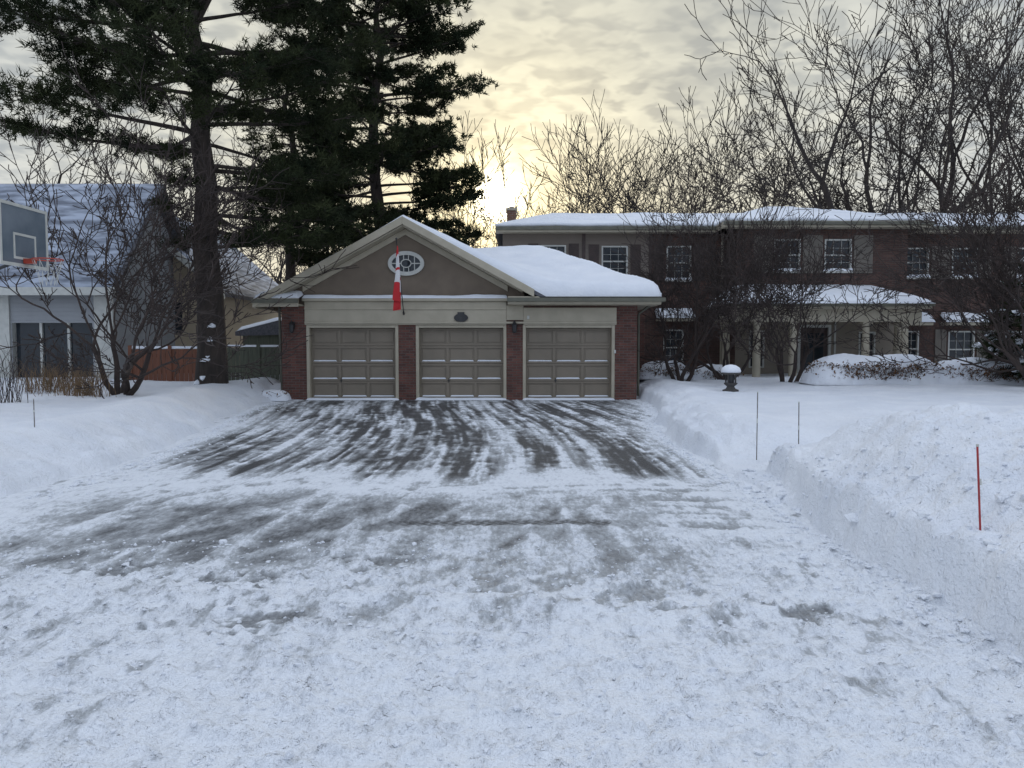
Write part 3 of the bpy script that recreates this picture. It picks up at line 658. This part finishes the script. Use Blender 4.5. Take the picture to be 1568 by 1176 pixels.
# ------------------------------------------------------------------ neighbour house (left)
NB=empty('neighbour_house'); BZ=7.0
mb=MB()
mb.wall(-26,-12.9,-.1,3.5,25,[(-16.2,-13.6,0,2.3),(-20.5,-17.2,0,2.3)],.3,0,1)
mb.quad((-12.9,25,-.1),(-12.9,31,-.1),(-12.9,31,3.5),(-12.9,25,3.5),0); mb.poly([(-12.9,25,3.5),(-12.9,31,3.5),(-12.9,28,7.1)],0)
mb.wall(-19,-11.3,-.1,3.8,29.5,[(-13.6,-12.6,2.0,3.2)],.1,2,1); mb.poly([(-19,29.5,3.8),(-11.3,29.5,3.8),(-15.15,29.5,BZ)],2)
mb.quad((-11.3,29.5,-.1),(-11.3,40,-.1),(-11.3,40,3.8),(-11.3,29.5,3.8),2)
mb.box(-16.2,-13.6,25.2,25.3,0,2.3,3); mb.box(-20.5,-17.2,25.2,25.3,0,2.3,1)
mb.box(-13.6,-12.6,29.57,29.6,2.0,3.2,3)
mb.box(-17.15,-16.25,24.93,24.998,0,3.3,1); mb.box(-13.5,-12.9,24.93,24.998,0,3.3,1)
for x in (-15.35,-14.45): mb.box(x-.04,x+.04,25.12,25.198,0,2.3,1)
for z in (.6,1.15,1.7): mb.box(-20.5,-17.2,25.18,25.198,z,z+.03,0)
mb.build('walls',[LSID,WHITE,BSID,GLASS],NB)
mb=MB()
mb.prism([(24.4,3.35),(28,7.35),(31.6,3.35),(31.6,3.2),(28,7.15),(24.4,3.2)],-26.3,-12.5,0)
v=[(z[1],z[0],z[2]) for z in mb.v]; mb.v=v
mb.box(-26.3,-12.5,24.3,24.398,3.15,3.4,1)
mb.prism([(-19.5,3.4),(-15.15,BZ+.1),(-10.9,3.4),(-10.9,3.55),(-15.15,BZ+.3),(-19.5,3.55)],29.1,40,0)
mb.prism([(-15.15,BZ+.05),(-10.8,3.3),(-10.8,3.6),(-15.15,BZ+.35)],29.0,29.09,1); mb.prism([(-15.15,BZ+.05),(-19.6,3.3),(-19.6,3.6),(-15.15,BZ+.35)],29.0,29.09,1)
mb.build('roofs',[SHING,WHITE],NB)
def patchy():
    m,nt,p=base_mat('patchy_roof_snow'); L=nt.links; g=N(nt,'ShaderNodeNewGeometry')
    mp=N(nt,'ShaderNodeMapping'); mp.inputs['Scale'].default_value=(.6,.6,3.4); L.new(g.outputs['Position'],mp.inputs[0])
    n=N(nt,'ShaderNodeTexNoise'); n.inputs['Scale'].default_value=1.6; n.inputs['Detail'].default_value=7; L.new(mp.outputs[0],n.inputs['Vector'])
    r=N(nt,'ShaderNodeValToRGB'); r.color_ramp.elements[0].position=.40; r.color_ramp.elements[0].color=(.16,.18,.22,1); r.color_ramp.elements[1].position=.62; r.color_ramp.elements[1].color=(.44,.49,.58,1)
    L.new(n.outputs[0],r.inputs[0]); L.new(r.outputs[0],p.inputs['Base Color']); p.inputs['Roughness'].default_value=.8; return m
PS=patchy()
snow_quad('roof_snow',(-26.3,24.4,3.36),(-12.6,24.4,3.36),(-12.6,28,7.36),(-26.3,28,7.36),.10,NB,60,20,rw=.15,mat_=PS)
snow_quad('roof_snow_side',(-10.92,29.1,3.57),(-10.92,40,3.57),(-15.15,40,BZ+.31),(-15.15,29.1,BZ+.31),.12,NB,40,20,rw=.15,mat_=PS)

def fence(name,x0,x1,y,h,matw,cap=True):
    e=empty(name); mb=MB(); x=x0
    while x<x1-.05:
        mb.box(x,x+.128,y,y+.02,.2,h+random.uniform(-.015,.015)); x+=.14
    mb.box(x0,x1,y+.021,y+.06,.7,.8); mb.box(x0,x1,y+.021,y+.06,h-.25,h-.15)
    x=x0
    while x<=x1+.01: mb.box(x-.055,x+.055,y-.03,y-.002,.1,h+.12); x+=(x1-x0)/max(1,round((x1-x0)/1.6))
    mb.build('boards',[matw],e)
    snow_quad('top_snow',(x0,y-.01,h+.02),(x1,y-.01,h+.02),(x1,y+.05,h+.02),(x0,y+.05,h+.02),.07,e,40,4,rw=.03)
fence('cedar_fence',-12.0,-9.5,24.2,1.45,WOODR)
fence('weathered_wood_fence',-9.4,-6.8,24.6,1.5,WOODG)
SH=empty('garden_shed'); mb=MB(); mb.box(-9.6,-7.6,27.5,29.5,0,1.95,0); mb.prism([(-9.8,1.9),(-7.4,1.95),(-7.4,2.05),(-8.2,2.45),(-9.8,2.05)],27.3,29.7,1); mb.build('body',[WOODG,SHING],SH)
snow_quad('roof_snow',(-7.4,27.3,2.06),(-7.4,29.7,2.06),(-8.2,29.7,2.46),(-8.2,27.3,2.46),.14,SH,20,10)
snow_quad('roof_snow_b',(-8.2,27.3,2.46),(-8.2,29.7,2.46),(-9.8,29.7,2.06),(-9.8,27.3,2.06),.14,SH,20,10)

# ------------------------------------------------------------------ basketball hoop
BH=empty('basketball_hoop'); mb=MB()
bx,y0,y1,z0,z1=-8.2,12.4,13.68,2.92,3.95
ACR=mat('acrylic_backboard',(.17,.20,.23),(.11,.14,.17),.15,2)
mb.box(bx-.015,bx+.01,y0+.04,y1-.04,z0+.04,z1-.04,1)
for a in ((y0,y0+.05,z0,z1),(y1-.05,y1,z0,z1),(y0+.05,y1-.05,z0,z0+.05),(y0+.05,y1-.05,z1-.05,z1)): mb.box(bx-.03,bx+.02,*a,0)
yc=(y0+y1)/2
for a in ((yc-.3,yc-.26,z0+.12,z0+.55),(yc+.26,yc+.3,z0+.12,z0+.55),(yc-.26,yc+.26,z0+.51,z0+.55),(yc-.26,yc+.26,z0+.12,z0+.16)): mb.box(bx+.0105,bx+.018,*a,0)
mb.box(bx-.05,bx-.031,yc-.02,yc+.02,z0,z1,2)
mb.box(bx+.02,bx+.16,yc-.07,yc+.07,2.98,3.06,3)
k=24
for i in range(k):
    a=2*math.pi*i/k; b=2*math.pi*(i+1)/k; c=(bx+.16+.23,yc); mb.tube((c[0]+.23*math.cos(a),c[1]+.23*math.sin(a),3.05),(c[0]+.23*math.cos(b),c[1]+.23*math.sin(b),3.05),.012,3,6)
    if i%2==0:
        for (ra,za_,rb,zb_,da) in ((.23,3.04,.17,2.85,1),(.17,2.85,.12,2.62,1),(.23,3.04,.17,2.85,-1),(.17,2.85,.12,2.62,-1)):
            mb.tube((c[0]+ra*math.cos(a),c[1]+ra*math.sin(a),za_),(c[0]+rb*math.cos(a+da*.26),c[1]+rb*math.sin(a+da*.26),zb_),.003,0,4)
mb.tube((-9.1,yc+.2,3.3),(bx-.04,yc+.15,3.6),.03,2); mb.tube((-9.1,yc+.2,2.8),(bx-.04,yc+.15,3.1),.03,2)
mb.tube((-9.1,yc+.25,.2),(-9.1,yc+.2,3.4),.06,2,12); mb.tube((-9.1,yc-.2,2.9),(bx-.04,yc-.3,3.3),.02,2)
mb.build('hoop',[WHITE,ACR,METAL,mat('red_rim_paint',(.45,.06,.03),(.35,.05,.03),.4)],BH)

# ------------------------------------------------------------------ stakes + garden lantern
STK=mat('marker_stake_grey',(.10,.09,.08),(.2,.18,.16),.5,20); RED=mat('marker_stake_red',(.40,.03,.03),(.30,.02,.02),.4,20)
def gz(x,y): return float(groundH(np.array(float(x)),np.array(float(y))))
for nme,x,y,tz,mm,lean in (('snow_marker_stake',3.2,10.,1.0,STK,.0),('snow_marker_stake',3.60,9.6,.9,STK,-.01),('snow_marker_stake',-6.42,10.3,.89,STK,.0),('red_snow_marker_stake',2.98,4.80,1.0,RED,-.06)):
    mb=MB(); b=gz(x,y); mb.tube((x,y,min(b,.2)-.1),(x+lean,y,tz),.0065,0,8); mb.tube((x+lean*.55,y,b+(tz-b)*.55),(x+lean*.62,y,b+(tz-b)*.62),.0085,1,8); mb.tube((x+lean,y,tz),(x+lean,y,tz+.015),.009,1,8)
    mb.build(nme,[mm,WHITE],None)
GL=empty('garden_lantern'); lx,ly=5.35,18.8; b=gz(lx,ly)
mb=MB(); mb.lathe(lx,ly,[(.20,b-.05),(.20,b+.04),(.12,b+.07),(.09,b+.12),(.16,b+.18),(.17,b+.21)],0,8)
for a in range(4): 
    t=math.pi/4+a*math.pi/2; mb.tube((lx+.13*math.cos(t),ly+.13*math.sin(t),b+.2),(lx+.13*math.cos(t),ly+.13*math.sin(t),b+.42),.02,0,6)
mb.lathe(lx,ly,[(.08,b+.2),(.09,b+.42)],1,8); mb.lathe(lx,ly,[(.25,b+.42),(.24,b+.45),(.10,b+.54),(.04,b+.56)],0,8)
mb.build('stone_body',[mat('dark_stone',(.09,.085,.08),(.06,.055,.05),.8,9,.01),METAL],GL)
mb=MB(); mb.lathe(lx,ly,[(.23,b+.465),(.245,b+.50),(.21,b+.58),(.12,b+.64),(.02,b+.66)],0,18); mb.build('snow_cap',[SNOWR],GL,smooth=True)

# ------------------------------------------------------------------ tubes & trees
def tube_mesh(name,polys):
    groups={}
    for P,R_,k in polys: groups.setdefault((len(P),k),[]).append((P,R_))
    VV=[];FF=[];off=0
    for (n,k),lst in groups.items():
        P=np.array([a for a,_ in lst]); R_=np.array([r for _,r in lst]); m=len(lst)
        T=np.gradient(P,axis=1); T/=np.linalg.norm(T,axis=2,keepdims=True)+1e-9
        vert=np.abs(T[:,:1,2:3])>.8
        ref=np.where(vert,np.array([1.,.1,0]),np.array([0.,.1,1.]))*np.ones_like(T)
        U=np.cross(T,ref); U/=np.linalg.norm(U,axis=2,keepdims=True)+1e-9; Wv=np.cross(T,U)
        a=np.arange(k)*2*np.pi/k
        ring=P[:,:,None]+R_[:,:,None,None]*(U[:,:,None]*np.cos(a)[None,None,:,None]+Wv[:,:,None]*np.sin(a)[None,None,:,None])
        V=ring.reshape(-1,3); mi,ni,ki=np.meshgrid(np.arange(m),np.arange(n-1),np.arange(k),indexing='ij')
        b=(mi*n+ni)*k; k2=(ki+1)%k
        F=np.stack([b+ki,b+k2,b+k+k2,b+k+ki],-1).reshape(-1,4)+off
        VV.append(V);FF.append(F);off+=len(V)
    return np_mesh(name,np.vstack(VV),np.vstack(FF))
def rot_dir(d,ang,az):
    d=d/np.linalg.norm(d); ref=np.array([0,0,1.]) if abs(d[2])<.9 else np.array([1.,0,0]); u=np.cross(d,ref); u/=np.linalg.norm(u); w=np.cross(d,u)
    return d*math.cos(ang)+(u*math.cos(az)+w*math.sin(az))*math.sin(ang)
def grow(seed,trunk_h,r0,L1,levels,nlimb=5,ang=.55,trop=.12,wander=.16,lr=.70,rmin=.008,nside=(2,3),stems=1,stem_ang=.3):
    R_=np.random.RandomState(seed); polys=[]
    def br(p,d,Ln,r,lv):
        n=8 if lv<=1 else (6 if lv<=2 else 4); pts=[p.copy()]; rad=[r]; d=d/np.linalg.norm(d); dirs=[d]
        rend=r*(.62 if lv<levels else .45)
        for i in range(n-1):
            d=d+R_.normal(0,wander,3)+np.array([0,0,trop]); d/=np.linalg.norm(d)
            p=p+d*Ln/(n-1); pts.append(p.copy()); dirs.append(d); rad.append(r+(rend-r)*(i+1)/(n-1))
        polys.append((np.array(pts),np.array(rad),8 if lv==0 else (6 if lv<=2 else 3)))
        if lv>=levels: return
        az0=R_.rand()*6.28
        nt_=2 if lv>0 else nlimb
        for j in range(nt_):
            az=az0+j*6.28/nt_+R_.normal(0,.3); a=ang*R_.uniform(.35,.95) if lv>0 else ang*R_.uniform(.5,1.25)
            br(pts[-1].copy() if (lv>0 or j<2) else pts[-1-(j%3)].copy(),rot_dir(dirs[-1],a,az),Ln*lr*R_.uniform(.75,1.15) if lv>0 else L1*R_.uniform(.8,1.15),rend*R_.uniform(.62,.88) if lv>0 else rend*R_.uniform(.5,.75),lv+1)
        if lv>0:
            for j in range(R_.randint(nside[0],nside[1]+1)):
                i=R_.randint(1,n-1); br(pts[i].copy(),rot_dir(dirs[i],R_.uniform(.5,1.05),R_.rand()*6.28),Ln*lr*R_.uniform(.4,.9),max(rmin,rad[i]*R_.uniform(.3,.5)),min(levels,lv+(2 if R_.rand()<.3 else 1)))
    for s in range(stems):
        d=np.array([0,0,1.]) if stems==1 else rot_dir(np.array([0,0,1.]),stem_ang*R_.uniform(.6,1.2),s*6.28/stems+R_.normal(0,.3))
        br(np.array([R_.normal(0,.05*(stems>1)),R_.normal(0,.05*(stems>1)),-.3]),d,trunk_h*(1 if stems==1 else R_.uniform(.8,1.1)),r0,0)
    return [(P,np.maximum(Rr,rmin),k) for P,Rr,k in polys]
def place(me,name,x,y,z,rz=0,s=1,tilt=0,sz=None):
    o=bpy.data.objects.new(name,me); COL.objects.link(o); o.location=(x,y,z); o.rotation_euler=(0,tilt,rz); o.scale=(s,s,sz or s)
    return o
bt=[]
for i,(sd,kw) in enumerate(((11,dict(trunk_h=4.5,r0=.42,L1=5.2,nlimb=4,ang=.64,levels=6,nside=(1,2),wander=.15)),(23,dict(trunk_h=4,r0=.38,L1=5.2,nlimb=4,ang=.60,levels=6,nside=(1,3),wander=.15)),(37,dict(trunk_h=5,r0=.34,L1=4.8,nlimb=4,ang=.55,levels=6,nside=(1,2),wander=.13)),(41,dict(trunk_h=5,r0=.30,L1=4.8,nlimb=4,ang=.52,levels=6,nside=(1,1),wander=.13)))):
    me=tube_mesh('bare_tree_mesh',grow(sd,trop=.06,rmin=.016 if i<2 else .022,lr=.73,**kw)); me.materials.append(BARK); bt.append(me)
for (i,x,y,rz,s,tl) in ((0,15.3,38,.4,1.05,.0),(1,19.2,41,2.1,1.05,.0),(0,21.8,35,4.0,1.05,.15),(1,27,38,5.2,1.15,.0),(1,24.5,33,.7,.9,0),
                        (2,6.4,50,.3,.86,0),(3,10.0,49,1.7,.86,0),(2,13.2,52,3.3,.9,.0),(3,2.6,50,2.2,.80,0),(2,-.4,52,5.0,.70,.05),(3,-3.2,50,3.9,.84,0),(3,16.8,50,.5,.95,0),
                        (0,33,50,2.9,1.2,0),(2,-24,48,1.2,.9,0),(3,-18,55,2.6,.85,0),(0,-30,42,3.0,1.0,0),(2,-13,60,4.4,.9,0),(3,8.2,56,4.4,.9,0),(2,22,54,2.4,1.1,0),(3,4.6,58,1.1,.9,0)):
    place(bt[i],'bare_tree',x,y,0.2,rz,s,tl)
P0=grow(71,levels=4,trunk_h=3,r0=.2,L1=4.0,nlimb=4,ang=.55,trop=.08,rmin=.030,lr=.74,nside=(1,2))
dist=[]; R2=np.random.RandomState(5)
for i in range(44):
    x=R2.uniform(-75,80); y=R2.uniform(72,100); s=R2.uniform(.75,1.15); a=R2.rand()*6.28; c_,s_n=math.cos(a),math.sin(a)
    for P,Rr,k in P0:
        Q=P*s; dist.append((np.stack([Q[:,0]*c_-Q[:,1]*s_n+x,Q[:,0]*s_n+Q[:,1]*c_+y,Q[:,2]],1),Rr*s,3))
obj('distant_bare_trees',tube_mesh('distant_bare_trees',dist),BARKF)
orn=[]
for sd,st,sa,l1 in ((101,5,.42,1.9),(113,4,.40,1.7),(127,4,.5,1.6)):
    me=tube_mesh('ornamental_mesh',grow(sd,levels=5,trunk_h=1.6,r0=.07,L1=l1,nlimb=3,ang=.55,trop=.06,rmin=.009,lr=.74,stems=st,stem_ang=sa,wander=.17,nside=(1,3))); me.materials.append(BARKF); orn.append(me)
for (nm,i,x,y,rz,s,sz) in (('multi_stem_bare_tree',0,-9.3,18.2,0,1.15,1.12),('bare_ornamental_tree',1,5.2,23.6,1,1.05,1.05),('bare_ornamental_tree',2,7.9,22.2,2,.95,.9),('bare_ornamental_tree',0,6.7,24.3,4,.85,.95),
    ('bare_ornamental_tree',0,13.0,18.4,3,1.1,1.0),('bare_ornamental_tree',2,16.2,22.0,5,1.15,1.05),('bare_ornamental_tree',1,12.0,16.8,2.2,1.0,.95)):
    place(orn[i],nm,x,y,gz(x,y)-.05,rz,s,0,sz=sz)

def pine(name,x,y,H_,r0,zstart,Lfun,seed,dens=1.,nw=.022,K=18,snow=0,step=(.34,.56),base_z=0.):
    R_=np.random.RandomState(seed); e=empty(name); polys=[]; cl=[]; cd=[]
    tp=np.array([[R_.normal(0,.05)*i,R_.normal(0,.05)*i,H_*i/11.] for i in range(12)]); tp[:,:2]*=.5; tp[0,:2]=0
    tr=r0*(1-np.arange(12)/11.*.85); tr[0]*=1.15; polys.append((tp+np.array([x,y,base_z]),tr,14))
    z=zstart
    while z<H_-.3:
        nb=R_.randint(3,6); a0=R_.rand()*6.28
        for b in range(nb):
            az=a0+b*6.28/nb+R_.normal(0,.35); Ln=Lfun(z,az)*R_.uniform(.65,1.1)
            if Ln<.3: continue
            zz=min(H_-.05,max(.05,z+R_.normal(0,.15))); i=min(10,int(zz/H_*11)); f=zz/H_*11-i; c=tp[i]*(1-f)+tp[i+1]*f+np.array([x,y,0]); c[2]=zz+base_z
            n=9; t=np.linspace(0,1,n); rise=R_.uniform(-.12,.22)+.25*(z/H_)
            bz=Ln*(rise*t-.22*t**1.5+.16*t**3); wob=np.cumsum(R_.normal(0,.05,n))
            ca,sa=math.cos(az),math.sin(az)
            P=np.stack([c[0]+ca*Ln*t-sa*wob*t,c[1]+sa*Ln*t+ca*wob*t,c[2]+bz],1); rb=.022+.012*Ln
            if r0<.1: rb*=.5
            polys.append((P,rb*(1-t*.85),5))
            ns=int(Ln*5.2*dens)+2
            for s in range(ns):
                tt=R_.uniform(.22,1.0)**.8; k=min(n-2,int(tt*(n-1))); q=P[k]+(P[k+1]-P[k])*(tt*(n-1)-k)
                side=1 if s%2 else -1; aa=az+side*R_.uniform(.4,1.15); sl_=Ln*.30*(1.15-tt*.6)*R_.uniform(.5,1.2)+.25
                m=4; u=np.linspace(0,1,m); SP=np.stack([q[0]+math.cos(aa)*sl_*u,q[1]+math.sin(aa)*sl_*u,q[2]+sl_*(.10*u+.12*u*u)*R_.uniform(-.6,1.6)],1)
                polys.append((SP,.012*(1-u*.6),3))
                nc=max(2,int(sl_*6.5*dens))
                for j in range(nc):
                    w=R_.uniform(.25,1.05); pos=SP[0]+(SP[-1]-SP[0])*w+R_.normal(0,(.11,.11,.06)); cl.append(pos); cd.append((math.cos(aa)*.8,math.sin(aa)*.8,.45))
        z+=R_.uniform(*step)
    obj('trunk_and_limbs',tube_mesh('limbs',polys),PBARK,e)
    C=np.array(cl); Dn=np.array(cd); Mn=len(C)
    base=np.repeat(C,K,0)+R_.normal(0,.04,(Mn*K,3)); d=np.repeat(Dn,K,0)*.55+R_.normal(0,.55,(Mn*K,3)); d/=np.linalg.norm(d,axis=1,keepdims=True)
    ln=R_.uniform(.13,.26,(Mn*K,1)); sd=np.cross(d,R_.normal(0,1,(Mn*K,3))); sd/=np.linalg.norm(sd,axis=1,keepdims=True)
    V=np.stack([base-sd*nw*.5,base+sd*nw*.5,base+d*ln],1).reshape(-1,3); F=np.arange(len(V)).reshape(-1,3)
    obj('needles',np_mesh('needles',V,F,False),NEED,e)
    if snow:
        ii=R_.choice(Mn,min(Mn,snow),replace=False); lumps('snow_on_branches',[(C[i,0],C[i,1],C[i,2]+.08,R_.uniform(.05,.13)) for i in ii],SNOWR,e)
    return Mn
def L1f(z,az):
    left=math.cos(az)<-.2
    b=np.interp(z,[3.8,5.2,7,10,14,18],[2.6,4.2,4.8,5.0,4.0,.6])
    if left: b*=np.interp(z,[3.8,6.7,6.9,18],[.2,.3,1.0,1.0])
    return b
pine('pine_tree',-8.35,21.3,16,.42,4.2,L1f,5,1.08,.028,16,step=(.40,.68))
def L2f(z,az): return float(np.interp(z,[4.5,7,12,17,21],[3.8,4.3,4.2,3.4,.5]))
pine('pine_tree',-5.6,32.5,18.5,.38,4.8,L2f,8,1.2,.05,12)
pine('pine_tree',-10.0,35,15,.32,6.5,lambda z,az: float(np.interp(z,[5.5,9,13,17],[2.2,2.6,2.0,.4])),12,.6,.045,11)
pine('snowy_evergreen_shrub',14.2,20.6,3.4,.07,.2,lambda z,az: float(np.interp(z,[0,1.2,3.4],[1.7,1.5,.2])),21,1.5,.028,14,snow=520,step=(.2,.32),base_z=gz(14.2,20.6))
pine('snowy_evergreen_shrub',17.2,23.5,3.9,.07,.2,lambda z,az: float(np.interp(z,[0,1.2,3.9],[1.6,1.4,.2])),22,1.3,.03,13,snow=420,step=(.2,.34),base_z=gz(17.2,23.5))

def hedge(name,cx,cy,rx,ry,h,seed,leaves=900):
    e=empty(name); z0=gz(cx,cy)-.05; gx_=np.linspace(-1,1,90); gy_=np.linspace(-1,1,36); Xh,Yh=np.meshgrid(gx_,gy_)
    rr=np.clip(1-(np.abs(Xh)**2.6+np.abs(Yh)**2.6),0,1)**.45
    wx,wy=cx+Xh*rx,cy+Yh*ry; lump=.72+.5*fbm(wx*1.1+seed,wy*1.1,4,seed); Z=z0+h*rr*lump
    V=np.stack([wx.ravel(),wy.ravel(),Z.ravel()],1); obj('snow_cover',np_mesh('sc',V,grid_faces(90,36)),SNOWR,e)
    R_=np.random.RandomState(seed); polys=[]; lv=[]
    for i in range(int(leaves*.5)):
        a=R_.uniform(-3.3,.2); ex=math.cos(a)*rx*.96*R_.uniform(.8,1); ey=math.sin(a)*ry*.98; zz=z0+h*R_.uniform(.15,.62)
        p=np.array([cx+ex,cy+ey,zz]); d=np.array([R_.normal(0,.5),-.5,R_.uniform(0,.8)]); d/=np.linalg.norm(d); ln=R_.uniform(.08,.25)
        polys.append((np.array([p-d*.1,p+d*ln*.5,p+d*ln]),np.array([.006,.005,.003]),3))
        for k in range(2): lv.append(p+d*ln*R_.uniform(.2,1)+R_.normal(0,.03,3))
    obj('twigs',tube_mesh('tw',polys),BARKF,e)
    C=np.array(lv); n=len(C); d1=R_.normal(0,1,(n,3)); d1/=np.linalg.norm(d1,axis=1,keepdims=True); d2=np.cross(d1,R_.normal(0,1,(n,3))); d2/=np.linalg.norm(d2,axis=1,keepdims=True); s=R_.uniform(.02,.045,(n,1))
    V=np.stack([C-d1*s,C-d2*s*.6,C+d1*s,C+d2*s*.6],1).reshape(-1,3); obj('leaves',np_mesh('lv',V,np.arange(4*n).reshape(-1,4),False),LEAFB,e)
hedge('snow_covered_hedge',10.0,21.4,1.9,.9,.85,3,1500); hedge('snow_covered_hedge',12.9,21.2,1.5,.8,.72,5,1200)
hedge('snow_covered_shrub',4.9,25.0,.9,.7,.55,7,400); hedge('snow_covered_shrub',6.6,25.2,.8,.6,.5,9,300)
hedge('snow_covered_shrub',-6.75,21.8,.45,.4,.35,6,40)
def tuft(name,cx,cy,n,h,r,seed,m_):
    R_=np.random.RandomState(seed); z=gz(cx,cy); P=[]
    for i in range(n):
        x=cx+R_.normal(0,r*.4); y=cy+R_.normal(0,r*.4); dx,dy=R_.normal(0,.35,2); hh=h*R_.uniform(.5,1.1)
        P.append((np.array([[x,y,z-.1],[x+dx*hh*.4,y+dy*hh*.4,z+hh*.6],[x+dx*hh,y+dy*hh,z+hh]]),np.array([.006,.005,.002]),3))
    obj(name,tube_mesh(name,P),m_)
GRS=mat('dry_grass',(.22,.14,.07),(.14,.09,.05),.8,5)
tuft('dry_grass_tuft',-9.8,17.4,200,.65,.7,1,GRS); tuft('dry_grass_tuft',-11.2,18.4,140,.7,.6,2,GRS)
tuft('leafless_shrub',-10.0,15.0,60,1.3,.5,3,BARKF); tuft('leafless_shrub',-11.6,19.8,90,1.3,.9,4,BARKF)
pts=[(-8.35+R.uniform(-.22,.22),21.3-.34,z+R.uniform(-.05,.05),R.uniform(.09,.16)) for z in (.55,.62,.7,1.15,1.25,1.7,2.1)]
lumps('trunk_snow_patches',pts,SNOWR)
